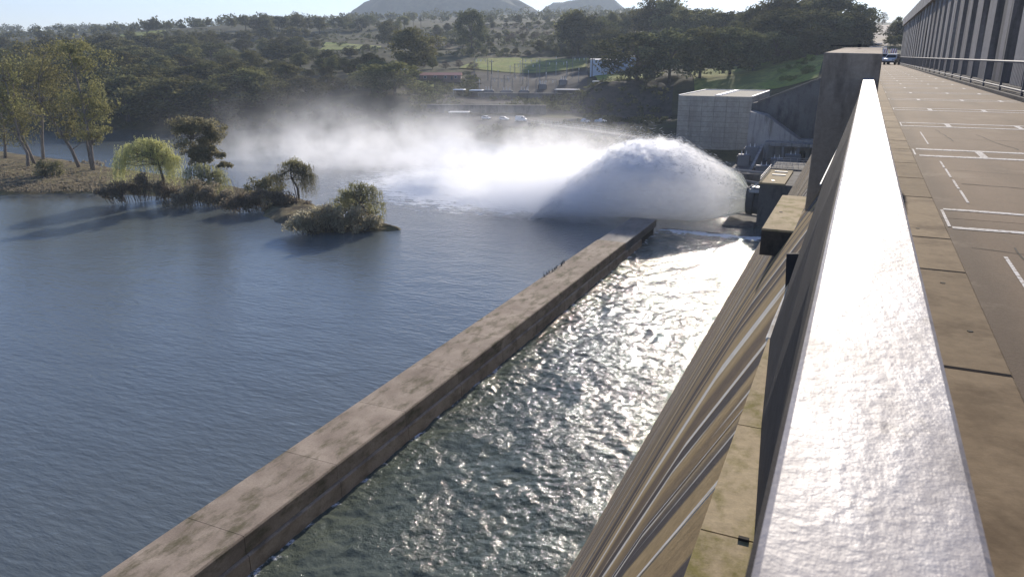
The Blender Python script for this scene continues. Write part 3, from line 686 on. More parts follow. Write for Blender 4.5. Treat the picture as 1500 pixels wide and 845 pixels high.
# ------------------------------------------------------------------ powerhouse and the works round it
ph = thing('powerhouse', 'tall windowless beige block building clad in large panels behind the jet', 'building')
px0, px1, py0, py1, pz0, pz1 = -59.0, -33.9, 272.0, 322.0, -36.0, -13.3
part('core', MB().box(px0 + .15, px1 - .15, py0 + .15, py1 - .15, pz0, pz1 - .1).mesh('core', 'dark_conc'), ph)
pm = None
for r_ in range(13):
    for c_ in range(6):
        wx = (px1 - px0) / 6; hz = (pz1 - pz0) / 13
        if pm is None: pm = MB().box(.04, wx - .04, 0, .3, .04, hz - .04).mesh('panel', 'panel')
        o = part('panel', pm, ph); o.location = (px0 + c_ * wx, py0 - .1, pz0 + r_ * hz)
pm2 = MB().box(0, .3, .05, 9.95, .04, (pz1 - pz0) / 13 - .04).mesh('side_panel', 'panel')
for r_ in range(13):
    for c_ in range(5):
        if c_ == 0 and r_ in (8, 9, 10, 11): continue
        o = part('side_panel', pm2, ph); o.location = (px1 - .2, py0 + c_ * 10, pz0 + r_ * (pz1 - pz0) / 13)
for z in (-21.5, -19.6, -17.7, -15.8):
    part('louvre', MB().box(px1 - .1, px1 + .35, py0 + .6, py0 + 9.4, z, z + .7).mesh('louvre', 'grey_steel'), ph)
part('roof_slab', MB().box(px0 + .3, px1 - .3, py0 + .3, py1 - .3, pz1 - .09, pz1 - .02).mesh('roof_slab', 'roofdark'), ph)
part('coping', MB().box(px0 - .1, px0 + .35, py0 + .3, py1, pz1, pz1 + .25).box(px1 - .35, px1 + .1, py0 + .3, py1, pz1, pz1 + .25).box(px0 - .1, px1 + .1, py1, py1 + .4, pz1, pz1 + .25).mesh('coping', 'white'), ph)
for k in range(9):
    part('skylight', MB().box(-47.2, -45.2, 276 + k * 5, 279 + k * 5, pz1 - .015, pz1 + .3, .2).mesh('skylight', 'white'), ph)
# abutment: wing wall of the dam and lower works in its shade
ab = thing('abutment_wall', 'dark sloping concrete wing wall below the grass bank by the powerhouse', 'retaining wall')
part('wing_wall', MB().prism([(-30, -38), (-30, -13.6), (-27.5, -13.0), (-10.5, -5.9), (0, -2.6), (0, -38)], 'y', 240, 246).mesh('wing_wall', 'dark_conc'), ab)
part('wing_coping', MB().prism([(-28.2, -13.2), (-10.5, -5.8), (-10.5, -5.5), (-28.2, -12.9)], 'y', 239.6, 245.9).mesh('wing_coping', 'dark_conc'), ab)
part('buttress', MB().prism([(-29.5, -36), (-29.5, -15.5), (-25, -16.5), (-15, -23.2), (-8, -23.2), (-8, -36)], 'y', 233, 239.9).mesh('buttress', 'gate_conc'), ab)
part('beam', MB().box(-24, -9, 228, 232.9, -24.6, -23.6).mesh('beam', 'gate_conc'), ab)
part('lower_deck', MB().box(-30, -9.5, 197.5, 239.8, -36, -28.8).mesh('lower_deck', 'dark_conc'), ab)
part('deck_edge', MB().box(-30, -12.5, 197.1, 197.45, -29.2, -28.4).mesh('deck_edge', 'dark_conc'), ab)
part('doorway', MB().prism([(-14.8, -28.7), (-13, -28.7), (-13, -26.6), (-13.4, -26.1), (-14.4, -26.1), (-14.8, -26.6)], 'y', 232.75, 232.95).mesh('doorway', 'hole'), ab)
part('stair_wall', MB().prism([(200, -28.79), (226, -28.79), (226, -24.2)], 'x', -24.6, -23.9).mesh('stair_wall', 'gate_conc'), ab)
for k in range(3): part('column', MB().box(-23.4 + k * 4.2, -22.8 + k * 4.2, 228.2, 228.8, -28.79, -24.605).mesh('column', 'gate_conc'), ab)
for k, (x, y, a, h) in enumerate(((-27.6, 214, 3, 3.2), (-21, 203, 4, 2.0), (-27, 226, 4, 4), (-19, 214, 3, 2.6), (-15.5, 221, 4, 3.0))):
    t = thing('transformer', ['tall grey transformer box nearest the powerhouse corner', 'low wide transformer box at the deck edge below the wing wall', 'largest transformer box beside the powerhouse wall', 'small transformer box in the middle of the shaded deck', 'transformer box nearest the dam face on the shaded deck'][k], 'transformer', (x, y, -28.8), .1, 'transformers on the shaded deck')
    part('tank', MB().box(-a / 2, a / 2, -1.2, 1.2, .1, h, .12).mesh('tank', 'grey_steel'), t)
    for sd in (-1, 1): part('fins', MB().box(sd * (a / 2 + .15) - .15, sd * (a / 2 + .15) + .15, -.9, .9, .4, h - .5).mesh('fins', 'dark_steel'), t)
    for s in (-.6, .6): part('bushing', MB().tube([(s, 0, h), (s, 0, h + .5), (s, 0, h + .9)], [.16, .1, .06], 6).mesh('bushing', 'white'), t)
# access bridge to the powerhouse
br = thing('access_bridge', 'narrow concrete access bridge with railing leading to the powerhouse', 'bridge')
bp = [(-128, 304), (-113, 293.5), (-100, 285.8), (-81.3, 271.5), (-68, 262), (-55, 258)]
vs = []
for i, (x, y) in enumerate(bp):
    a = Vector(bp[max(i - 1, 0)]); c_ = Vector(bp[min(i + 1, len(bp) - 1)]); d = (c_ - a).normalized(); nx, ny = -d.y, d.x
    for s, z in ((-1, -28.1), (-1, -27.3), (1, -27.3), (1, -28.1)): vs.append((x + nx * 2.6 * s, y + ny * 2.6 * s, z))
fs = [(i * 4 + k, i * 4 + (k + 1) % 4, i * 4 + 4 + (k + 1) % 4, i * 4 + 4 + k) for i in range(len(bp) - 1) for k in range(4)] + [(0, 1, 2, 3), (20, 21, 22, 23)]
part('deck', MB().add(vs, fs).mesh('deck', 'dark_conc'), br)
for s, idx in ((-1, 1), (1, 2)):
    mb = MB()
    for i in range(len(bp) - 1):
        p0 = Vector(vs[i * 4 + idx]); p1 = Vector(vs[i * 4 + 4 + idx]); n = int((p1 - p0).length / 2.4)
        for k in range(n): p = p0.lerp(p1, k / n); mb.tube([p, p + Vector((0, 0, 1.1))], .05, 4)
        for h in (.5, 1.1): mb.tube([p0 + Vector((0, 0, h)), p1 + Vector((0, 0, h))], .05, 4)
    part('railing', mb.mesh('railing', 'steel'), br)
for x, y in ((-86.5, 275.5), (-66, 261.5)):
    part('pillar', MB().box(x - .7, x + .7, y - .7, y + .7, -39, -28.15).mesh('pillar', 'panel'), br)

# terrace sheets
def sheet(name, poly, material, dz=.05, step=6.):
    xs_, ys_ = [p[0] for p in poly], [p[1] for p in poly]
    bm = bmesh.new(); vv = [bm.verts.new((x, y, 0)) for x, y in poly]; bm.faces.new(vv)
    for axis, lo, hi in ((0, min(xs_), max(xs_)), (1, min(ys_), max(ys_))):
        q = lo + step
        while q < hi:
            co = Vector((q, 0, 0)) if axis == 0 else Vector((0, q, 0)); no = Vector((1, 0, 0)) if axis == 0 else Vector((0, 1, 0))
            bmesh.ops.bisect_plane(bm, geom=bm.verts[:] + bm.edges[:] + bm.faces[:], plane_co=co, plane_no=no); q += step
    h = height([p.co.x for p in bm.verts], [p.co.y for p in bm.verts])
    for p, z in zip(bm.verts, h): p.co.z = z + dz
    me = bpy.data.meshes.new(name); bm.to_mesh(me); bm.free(); me.materials.append(M[material])
    if me.polygons[0].normal.z < 0: me.flip_normals()
    return tag(obj(name, me), kind='structure')
def rp(l): return [tuple(at_r(a, 100, d)[:2]) for a, d in l]
sheet('car_park', [(-185, 306), (-130, 299), (-96, 296), (-90, 330), (-135, 332), (-180, 328)], 'gravel', .3)
sheet('lawn', rp([(672, 520), (760, 512), (860, 520), (862, 575), (770, 600), (700, 590)]), 'lawn', .5)
sheet('lawn', rp([(880, 420), (965, 415), (975, 440), (870, 455)]), 'lawn', .45)
sheet('lawn', rp([(1020, 385), (1100, 368), (1200, 356), (1206, 408), (1120, 445), (1010, 440)]), 'lawn', .45)
sheet('lawn', rp([(612, 425), (648, 420), (650, 445), (612, 455)]), 'lawn', .45)
sheet('lawn', rp([(470, 700), (560, 660), (560, 730), (480, 790)]), 'lawn', .6)
sheet('bank_shade_sheet', rp([(600, 386), (800, 372), (870, 378), (880, 366), (988, 352), (988, 404), (930, 412), (885, 404), (860, 416), (640, 420), (600, 420)]), 'bank_shade', .35)  # dark sheet laid over the bank, its shade painted as ground colour
sheet('substation_yard', rp([(690, 422), (860, 418), (862, 500), (770, 512), (690, 505)]), 'gravel', .4)  # dark sheet, the shade over the yard put into its colour
sheet('lawn', rp([(180, 900), (248, 890), (250, 960), (190, 985)]), 'lawn', .7)
sheet('lawn', rp([(610, 690), (690, 670), (700, 700), (620, 735)]), 'shore', .7)
sheet('hill_road', [(.5, 345.5), (5.5, 345.5), (8, 430), (9, 500), (10.5, 600), (11.5, 680), (2, 680), (1, 600), (1, 500), (0, 430)], 'tar', .35, 10)
# dark retaining walls below the substation terrace
def rwall(label, px0_, px1_, d0, d1, h, thick=1.2):
    a = at_r(px0_, 150, d0); b_ = at_r(px1_, 150, d1); L = math.hypot(b_.x - a.x, b_.y - a.y)
    z = min(ground(a.x, a.y), ground(b_.x, b_.y))
    t = thing('retaining_wall', label, 'retaining wall', (a.x, a.y, z - 1), math.atan2(b_.y - a.y, b_.x - a.x))
    n = max(3, int(L / 9))
    for k in range(n): part('wall_panel', MB().box(L * k / n + .06, L * (k + 1) / n - .06, 0, thick, -1, h + 1).mesh('wall_panel', 'dark_conc'), t)
    part('wall_cap', MB().box(0, L, -.12, thick + .1, h + 1.003, h + 1.25).mesh('wall_cap', 'panel'), t)
rwall('long dark retaining wall above the parked white vans', 596, 800, 384, 372, 4.2)
rwall('dark retaining wall below the substation gantries', 700, 850, 420, 412, 2.2)

# ------------------------------------------------------------------ vehicles
def wheel(t, x, y, r_=.34, wd=.22):
    o = part('wheel', MB().tube([(x - wd / 2, y, r_), (x + wd / 2, y, r_)], r_, 14).mesh('wheel', 'rubber'), t)
    s = 1 if x > 0 else -1
    part('rim', MB().tube([(x + s * (wd / 2), y, r_), (x + s * (wd / 2 + .02), y, r_)], r_ * .6, 10).mesh('rim', 'steel'), o)
def hull(prof, wlist):
    """side profile with its own half width at each point, front towards +y"""
    n = len(prof); v = [(-w_, y, z) for (y, z), w_ in zip(prof, wlist)] + [(w_, y, z) for (y, z), w_ in zip(prof, wlist)]
    return MB().add(v, [tuple(range(n)), tuple(range(2 * n - 1, n - 1, -1))] + [(i, (i + 1) % n, n + (i + 1) % n, n + i) for i in range(n)])
def vehicle(kind, name, label, cat, loc, rz):
    t = thing(name, label, cat, loc, rz, 'white vehicles in the car park below the dam' if loc[2] < -20 else None)
    wd = .92 if kind != 'van' else 1.0
    if kind == 'van':
        pr_ = [(-2.5, .35), (-2.5, 1.0), (-2.5, 2.2), (-2.35, 2.35), (.9, 2.35), (1.2, 2.25), (1.95, 1.35), (2.55, 1.1), (2.65, .75), (2.6, .35)]; hw = [.95, 1, .92, .85, .85, .87, .95, .92, .92, .92]
        wins = [[(1.27, 2.15), (1.9, 1.4)]]; side = [(.35, 1.35), (1.7, 1.4), (1.1, 2.1), (.35, 2.1)]; wy = (-1.6, 1.7)
    elif kind == 'ute':
        pr_ = [(-2.6, .45), (-2.6, 1.1), (-.75, 1.12), (-.7, 1.15), (-.5, 1.75), (.45, 1.78), (1.05, 1.15), (2.3, 1.02), (2.55, .85), (2.55, .4)]; hw = [.9, .92, .92, .9, .72, .72, .88, .86, .84, .86]
        wins = [[(.52, 1.7), (1.0, 1.2)]]; side = [(-.55, 1.2), (.9, 1.2), (.42, 1.68), (-.42, 1.68)]; wy = (-1.6, 1.6)
    else:
        pr_ = [(-2.1, .4), (-2.15, 1.0), (-2.05, 1.1), (-1.6, 1.6), (-1.2, 1.7), (.3, 1.68), (.5, 1.6), (1.15, 1.05), (2.15, .9), (2.3, .7), (2.25, .35)]; hw = [.86, .9, .88, .72, .7, .7, .72, .88, .84, .84, .84]
        wins = [[(.56, 1.56), (1.1, 1.1)], [(-1.65, 1.55), (-2.03, 1.14)]]; side = [(-1.75, 1.12), (.95, 1.1), (.35, 1.58), (-1.3, 1.6)]; wy = (-1.35, 1.4)
    o = part('body', hull(pr_, hw).mesh('body', 'white'), t)
    bv = o.modifiers.new('bevel', 'BEVEL'); bv.width = .07; bv.segments = 2; bv.limit_method = 'ANGLE'
    for (a, b2) in wins:
        s = .02 if a[0] > 0 else -.02
        part('windscreen', MB().add([(-.62, a[0] + s, a[1]), (.62, a[0] + s, a[1]), (.76, b2[0] + s, b2[1]), (-.76, b2[0] + s, b2[1])], [(0, 1, 2, 3)]).mesh('windscreen', 'glass'), t)
    for s in (-1, 1):
        xs_ = [s * ((.9 if kind != 'van' else .985) - (z - 1.1) * (.30 if kind != 'van' else .1)) for y, z in side]
        part('side_window', MB().add([(x, y, z) for x, (y, z) in zip(xs_, side)], [(0, 1, 2, 3)]).mesh('side_window', 'glass'), t)
        part('headlight', MB().box(s * .62 - .16, s * .62 + .16, pr_[-2][0] - .1, pr_[-2][0] + .02, .66, .82).mesh('headlight', 'steel'), t)
        for y in wy: wheel(t, s * (wd - .14), y)
    part('bumper', MB().box(-wd + .06, wd - .06, pr_[-2][0] - .02, pr_[-2][0] + .1, .36, .58).mesh('bumper', 'dark_steel'), t)
    return t
def cz(x, y): return ground(x, y) + .3
for kind, nm, lb, ct, (x, y), rz in (
        ('car', 'parked_wagon', 'white station wagon parked nearest the flat white shelter', 'car', (-156.5, 316.5), -1.75),
        ('car', 'parked_car', 'white hatchback parked between the wagon and the van', 'car', (-145.6, 312.5), -1.5),
        ('van', 'parked_van', 'white van with a bright windscreen at the end of the car row', 'van', (-136.8, 311.5), -1.45),
        ('ute', 'parked_ute', 'white pickup parked left of its neighbour near the bridge end', 'pickup', (-109.0, 315.9), 1.5),
        ('ute', 'parked_ute', 'white pickup closest to the dark bank near the powerhouse', 'pickup', (-102.5, 319.5), -1.6)):
    vehicle(kind, nm, lb, ct, (x, y, cz(x, y)), rz)
vehicle('car', 'white_car', 'white car coming along the dam road beside the gate fence', 'car', (3.6, 141, -1.4), math.pi - .25)
vehicle('ute', 'white_ute', 'white pickup following close behind the car on the dam road', 'pickup', (2.5, 150, -1.4), math.pi - .1)
for k in range(2):
    t = thing('striped_board', ['orange and white striped barrier board left of its pair on the road end', 'orange and white striped barrier board right of its pair on the road end'][k], 'road sign', (4.2 + k * 2.6, 260 + k * 3, -1.4), 0, 'striped road boards')
    part('post', MB().tube([(0, 0, 0), (0, 0, 2.2)], .07, 6).mesh('post', 'dark_steel'), t)
    part('board', MB().box(-.9, .9, -.06, 0, 2.0, 3.4).mesh('board', 'white'), t)
    for s in (-.6, 0., .6): part('stripe', MB().prism([(s - .22, 2.02), (s, 2.02), (s + .25, 3.38), (s + .03, 3.38)], 'y', -.075, -.065).mesh('stripe', 'lamp'), t)

# ------------------------------------------------------------------ sheds, houses, canopies
def canopy(name, label, px, py, d, L, D, h, rz=0., m='roof'):
    p = at_r(px, py, d); z = ground(p.x, p.y)
    t = thing(name, label, 'shelter', (p.x, p.y, z), rz)
    part('roof', MB().box(-L / 2, L / 2, -D / 2, D / 2, h, h + .35, .08).mesh('roof', m), t)
    for sx in (-1, 1):
        for sy in (-1, 1): part('post', MB().box(sx * (L / 2 - .4) - .12, sx * (L / 2 - .4) + .12, sy * (D / 2 - .4) - .12, sy * (D / 2 - .4) + .12, -.6, h).mesh('post', 'grey_steel'), t)
    part('back_wall', MB().box(-L / 2 + .6, L / 2 - .6, D / 2 - .3, D / 2 - .15, -.5, h - .02).mesh('back_wall', 'dark_steel'), t)
canopy('car_shelter', 'long flat white roofed shelter left of the parked cars', 673, 168, 362, 9.5, 6, 2.6, .35)
canopy('open_shed', 'pale flat roofed open shed in front of the substation', 831, 140, 415, 13, 7, 3.2, .2)
canopy('carport', 'small pale flat carport left of its twin below the red roof', 673, 136, 425, 6, 7, 2.6, .3, 'bluewhite')
canopy('carport', 'small pale flat carport right of its twin below the red roof', 698, 136, 425, 7, 7, 2.6, .3, 'bluewhite')
canopy('tank_shelter', 'tiny white roof perched above the bank by the sloping lawn', 874, 126, 420, 4.5, 4, 2.6, .2, 'white')
def house(name, label, px, py, d, L, D, h, rh, wallm, roofm, rz, wins):
    p = at_r(px, py, d); z = ground(p.x, p.y)
    t = thing(name, label, 'building', (p.x, p.y, z), rz)
    part('wall', MB().box(-L / 2, L / 2, -D / 2, D / 2, -1.5, h).mesh('wall', wallm), t)
    part('roof', MB().prism([(-D / 2 - .4, h + .003), (D / 2 + .4, h + .003), (0, h + rh)], 'x', -L / 2 - .4, L / 2 + .4).mesh('roof', roofm), t)
    for k in range(wins):
        x = -L / 2 + L * (k + .5) / wins
        f = part('window', MB().box(x - .8, x + .8, -D / 2 - .06, -D / 2 - .003, .9, 2.2).mesh('window', 'white'), t)
        part('pane', MB().box(x - .7, x + .7, -D / 2 - .08, -D / 2 - .065, 1.0, 2.1).mesh('pane', 'glass'), f)
    part('door', MB().box(L * .28 - .5, L * .28 + .5, -D / 2 - .09, -D / 2 - .004, 0, 2.05).mesh('door', 'dark_steel'), t)
    return t
house('brick_house', 'long low brown building with a faded red roof among trees', 646, 110, 465, 24, 9, 2.6, 1.5, 'brick', 'red', .42, 4)
house('brick_house', 'low building with a greyish pink roof left of the red roof', 590, 110, 472, 10, 9, 2.6, 1.4, 'brick', 'roof', .5, 2)
t = house('white_shed', 'tall pale blue white shed standing right of the substation', 883, 113, 462, 14.5, 10, 8.2, .5, 'bluewhite', 'white', .25, 0)
house('white_house', 'low white building half hidden behind trunks near the sloping lawn', 932, 112, 470, 25, 10, 6.4, 1.0, 'bluewhite', 'roof', .25, 3)
# ------------------------------------------------------------------ substation
def gantry(label, px, d, L, h, rz):
    p = at_r(px, 125, d); z = ground(p.x, p.y)
    t = thing('steel_gantry', label, 'gantry', (p.x, p.y, z), rz, 'steel gantries of the substation')
    for s in (-1, 1):
        mb = MB(); x = s * L / 2
        for dx, dy in ((-.35, -.35), (.35, -.35), (.35, .35), (-.35, .35)): mb.tube([(x + dx, dy, -1), (x + dx * .5, dy * .5, h)], .08, 4)
        for k in range(int(h / 1.5)):
            zz = k * 1.5; mb.tube([(x - .33, -.33, zz), (x + .31, -.31, zz + 1.5)], .045, 4); mb.tube([(x + .33, -.33, zz), (x - .31, -.31, zz + 1.5)], .045, 4)
        part('lattice_post', mb.mesh('lattice_post', 'grey_steel'), t)
    mb = MB()
    for dz in (-.6, 0): mb.tube([(-L / 2, -.25, h + dz), (L / 2, -.25, h + dz)], .09, 4)
    for k in range(int(L / 1.2)): mb.tube([(-L / 2 + k * 1.2, -.25, h - .6), (-L / 2 + k * 1.2 + 1.2, -.25, h)], .05, 4)
    part('crossbeam', mb.mesh('crossbeam', 'grey_steel'), t)
    for k in range(3):
        x = -L / 3 + k * L / 3; part('insulator', MB().tube([(x, -.25, h - .6), (x, -.25, h - 1.3), (x, -.25, h - 2.1)], [.1, .22, .1], 6).mesh('insulator', 'white'), t)
for a in (('widest front gantry of the substation left of the transformers', 735, 430, 12, 8.5, .3), ('front gantry of the substation above the open shed', 800, 428, 11, 8, .3),
          ('tall lattice gantry in the middle of the substation', 778, 455, 10, 15, .3), ('gantry at the left end of the substation yard', 705, 470, 8, 13, .35),
          ('rear gantry of the substation before the bright lawn', 815, 478, 13, 10, .25), ('gantry of the substation closest to the tall white shed', 848, 460, 8, 12, .25),
          ('low middle gantry of the substation behind the front row', 755, 448, 13, 7, .3), ('rearmost gantry of the substation yard', 770, 492, 14, 9, .3)): gantry(*a)
for k in range(11):
    px = 704 + k * 14.2 + rnd.uniform(-4, 4); d = 432 + (k * 37 % 60); p = at_r(px, 125, d)
    t = thing('steel_mast', 'slim pale steel mast standing among the substation gantries', 'mast', (p.x, p.y, ground(p.x, p.y)), 0, 'masts of the substation')
    h = 6 + (k * 5 % 7); part('pole', MB().tube([(0, 0, -.5), (0, 0, h)], [.16, .09], 6).mesh('pole', 'steel'), t)
    part('insulator', MB().tube([(0, 0, h + .003), (0, 0, h + .7), (0, 0, h + 1.3)], [.12, .24, .1], 6).mesh('insulator', 'white'), t)
for k, (px, d, a) in enumerate(((716, 425, 5), (742, 424, 6), (768, 424, 5), (795, 440, 4), (825, 445, 4))):
    p = at_r(px, 125, d)
    t = thing('transformer', ['substation transformer furthest left behind the dark wall', 'largest substation transformer second from the left', 'third substation transformer below the tall gantry', 'small transformer behind the open shed', 'small transformer nearest the tall white shed'][k], 'transformer', (p.x, p.y, ground(p.x, p.y) - .3), .3, 'transformers in the substation')
    part('tank', MB().box(-a / 2, a / 2, -1.6, 1.6, 0, 3.4, .15).mesh('tank', 'grey_steel'), t)
    for sd in (-1, 1): part('radiator', MB().box(sd * (a / 2 + .25) - .24, sd * (a / 2 + .25) + .24, -1.3, 1.3, .6, 3.0).mesh('radiator', 'dark_steel'), t)
    for s in (-1, 0, 1): part('bushing', MB().tube([(s * a * .3, 0, 3.4), (s * a * .3, 0, 4.2), (s * a * .32, 0, 5.3)], [.2, .16, .07], 6).mesh('bushing', 'white'), t)
for k, (px, top, d) in enumerate(((605, 22, 760), (616, 22, 770), (720, 88, 500), (868, 84, 450))):
    p = at_r(px, top, d); z = ground(p.x, p.y); h = p.z - z
    t = thing('power_pole', ['left one of two tall timber poles on the far slope', 'right one of two tall timber poles on the far slope', 'slim power pole standing before the bright lawn', 'slim power pole against the tall white shed'][k], 'power pole', (p.x, p.y, z), .3)
    part('pole', MB().tube([(0, 0, -1), (0, 0, h)], [.3, .18], 6).mesh('pole', 'bark'), t); part('crossarm', MB().box(-1.5, 1.5, -.1, .1, h - 1.4, h - 1.1).mesh('crossarm', 'bark'), t)

# ------------------------------------------------------------------ trees
def leafcloud(centres, per, spread, size, squash=.8, droop=0.0):
    """many small leaf sprays scattered round clump centres; returns verts, faces of quads"""
    c = np.repeat(np.asarray(centres, float), per, axis=0); n = len(c)
    if np.isscalar(spread): sp = np.full(len(centres), spread)
    else: sp = np.asarray(spread)
    sp = np.repeat(sp, per)
    d = rng.normal(0, 1, (n, 3)); d *= (rng.random(n) ** .45 / np.maximum(np.linalg.norm(d, axis=1), 1e-6))[:, None]
    d[:, 2] *= squash
    p = c + d * sp[:, None]
    u = rng.normal(0, 1, (n, 3)); u[:, 2] -= droop; u /= np.linalg.norm(u, axis=1)[:, None]
    v_ = np.cross(u, rng.normal(0, 1, (n, 3))); v_ /= np.maximum(np.linalg.norm(v_, axis=1), 1e-6)[:, None]
    s = size * rng.uniform(.6, 1.4, n); u *= s[:, None]; v_ *= (s * .5)[:, None]
    q = np.stack([p - u - v_ * .3, p + v_, p + u - v_ * .2, p - v_], 1).reshape(-1, 3)
    return q, np.arange(n * 4).reshape(-1, 4)
def gum_proto(kind, h=14., seed=0):
    """trunk with limbs; crown of clumps carried at the limb ends"""
    r_ = random.Random(seed); mb = MB()
    lean = r_.uniform(-.08, .08); hb = h * {'round': .3, 'tall': .42, 'spread': .25, 'bare': .22}[kind]
    mb.tube([(0, 0, -1), (lean * 2, 0, hb * .5), (lean * 5, lean * 3, hb), (lean * 8, lean * 4, h * .78)], [h * .028, h * .022, h * .018, h * .006], 6)
    cs, sp = [], []
    nl = {'round': 15, 'tall': 12, 'spread': 16, 'bare': 15}[kind]; rx = h * {'round': .46, 'tall': .33, 'spread': .56, 'bare': .48}[kind]
    for k in range(nl):
        a = k * 2.4 + r_.uniform(-.4, .4); t = (k + .5) / nl; zz = hb * .75 + (h - hb) * (t * .92)
        prof_ = math.sin(math.pi * min(1, .22 + .72 * t)) ** .8
        rr = rx * prof_ * r_.uniform(.55, 1.05); e = (lean * 6 + math.cos(a) * rr, math.sin(a) * rr, zz + r_.uniform(-.03, .05) * h)
        s0 = (lean * 5, lean * 3, hb * .7 + (zz - hb * .7) * .45)
        mb.tube([s0, ((s0[0] + e[0]) / 2, (s0[1] + e[1]) / 2, (s0[2] + e[2]) / 2 + .04 * h), e], [h * .011, h * .007, h * .003], 4)
        R0 = h * .18 * r_.uniform(.75, 1.3)
        cs.append(e); sp.append(R0)
        for j in range(2):
            cs.append((e[0] * r_.uniform(.45, 1.1) + r_.uniform(-1, 1) * h * .08, e[1] * r_.uniform(.45, 1.1) + r_.uniform(-1, 1) * h * .08, e[2] + r_.uniform(-.08, .06) * h)); sp.append(R0 * r_.uniform(.5, .95))
    cs.append((lean * 6, 0, h * .9)); sp.append(h * .15)
    per = {'bare': 70}.get(kind, 120)
    v, f = leafcloud(cs, per, sp, h * (.026 if kind != 'bare' else .02), .72, .3)
    return mb, v, f
LEAF = {'round': 'gum_leaf', 'tall': 'gum_leaf', 'spread': 'dark_leaf', 'bare': 'brown_leaf'}
GLAB = {'round': 'rounded olive tree', 'tall': 'slender gum tree', 'spread': 'broad dark tree', 'bare': 'brownish thin tree'}
MARKS = [(10, 'above the left end of the grove'), (60, 'above the leaning river gums'), (135, 'above the twin trunked gum'), (180, 'just right of the river gums'), (215, 'above the big weeping willow'), (255, 'right of the big weeping willow'), (293, 'above the brown crowned tree'), (345, 'above the dead branches'),
         (390, 'left of the drooping willow'), (430, 'above the drooping willow'), (470, 'right of the drooping willow'), (520, 'above the gnarled willow'), (560, 'right of the gnarled willow'), (603, 'by the big round tree'), (650, 'above the red roof'), (690, 'above the twin carports'), (730, 'above the parked hatchback'), (762, 'above the white van'),
         (800, 'right of the white van'), (831, 'above the open shed'), (862, 'above the parked pickups'), (883, 'above the tall white shed'), (935, 'above the low white building'), (970, 'right of the low white building'), (1005, 'above the left edge of the powerhouse'), (1050, 'above the powerhouse roof'), (1100, 'above the right edge of the powerhouse'),
         (1140, 'above the wing wall'), (1175, 'above the bright bushes'), (1210, 'above the left edge of the pier'), (1245, 'above the pier top'), (1265, 'by the hill road'), (1310, 'above the white car on the dam'), (1340, 'over the far gate piers'), (1390, 'over the nearer gate piers')]
PROTO = {}
def proto(kind, var):
    k = (kind, var)
    if k not in PROTO:
        mb, v, f = gum_proto(kind, 14., sum(map(ord, kind)) + var * 31)
        PROTO[k] = (mb.mesh('trunk', 'bark'), mesh_np('crown', v, f, LEAF[kind]))
    return PROTO[k]
ntree = 0
def tree(px, top, d, kind, label=None, wide=1.0, place='on the slopes beyond the river'):
    """tree on the ground at bearing px and distance d, as tall as its top is seen"""
    global ntree
    p = at_r(px, top, d); z = ground(p.x, p.y); h = p.z - z
    if z < -33.5: return
    h = max(5., min(34., h)); s = h / 14.
    t = thing({'round': 'eucalyptus_tree', 'tall': 'gum_tree', 'spread': 'dark_tree', 'bare': 'brown_tree'}[kind], label or GLAB[kind] + ' ' + place + ', ' + min(MARKS, key=lambda q: abs(q[0] - px))[1], 'tree', (p.x, p.y, z), rnd.uniform(0, 6.28), None if label else 'trees ' + place)
    t.scale = (s * wide, s * wide, s)
    a, b2 = proto(kind, rnd.randrange(3)); part('trunk', a, t); part('crown', b2, t); ntree += 1
K3 = ['round', 'round', 'spread', 'tall']
# far bank, front row and the woods rising behind it (px from, px to, top of crowns, distance, spacing)
def row(place, p0, p1, top, d, step, kinds=K3, jt=6, jd=14, wide=(1.15, 1.6)):
    x = p0
    while x < p1:
        tp = top(x) if callable(top) else top
        tree(x, tp + rnd.uniform(-jt, jt), d + rnd.uniform(-jd, jd), rnd.choice(kinds), None, rnd.uniform(*wide), place); x += step * rnd.uniform(.7, 1.3)
BK = 'on the far river bank'
BIG = (1.55, 2.1)
row(BK, 150, 590, lambda x: 116 - (x - 160) * .03, 415, 33, jt=12, wide=BIG)
row(BK, 150, 590, lambda x: 97 - (x - 150) * .01, 455, 34, jt=10, wide=BIG)
SL = 'on the wooded slope'
row(SL, 150, 570, 80, 530, 34, jt=9, wide=BIG); row(SL, 165, 560, lambda x: 66 + (8 if 470 < x < 545 else 0), 620, 33, jt=7, jd=25, wide=BIG)
row(SL, 150, 470, 54, 720, 28, jt=7, jd=30, wide=BIG); row(SL, 260, 480, 45, 820, 22, jt=6, jd=30, wide=BIG)
LF = 'behind the left grove'
row(LF, 0, 190, lambda x: 82 - x * .06, 520, 34, jt=9, wide=BIG); row(LF, 0, 200, 66, 640, 30, jt=6, jd=30, wide=BIG); row(LF, 0, 170, 57, 800, 19, jt=4, jd=40)
RD = 'on the skyline ridge'
row(RD, 60, 200, 47, 1000, 17, jt=4, jd=40); row(RD, 215, 300, 32, 1010, 15, ['round', 'spread'], jt=4)
row(RD, 190, 480, 50, 860, 24, ['round', 'spread', 'round', 'tall'], jt=5, jd=35)
row(RD, 358, 480, 24, 900, 14, ['round', 'spread', 'tall'], jt=5, jd=30); row(RD, 480, 600, 28, 950, 13, ['round', 'spread', 'tall'], jt=6, jd=40)
RH = 'left of the red roof'
row(RH, 540, 600, 47, 820, 16, jt=4); row(RH, 470, 600, 84, 500, 20, ['round', 'spread'], jt=8)
row('behind the red roof', 620, 700, 88, 520, 18, ['round', 'bare'], jt=5)
BS = 'on the open slope'
row(BS, 640, 900, 44, 800, 15, ['bare', 'bare', 'round', 'tall'], jt=7, jd=40)
row(BS, 600, 700, 66, 690, 16, ['round', 'spread', 'bare'], jt=5, jd=30); row(BS, 700, 790, 62, 690, 20, ['bare', 'round'], jt=5, jd=30)
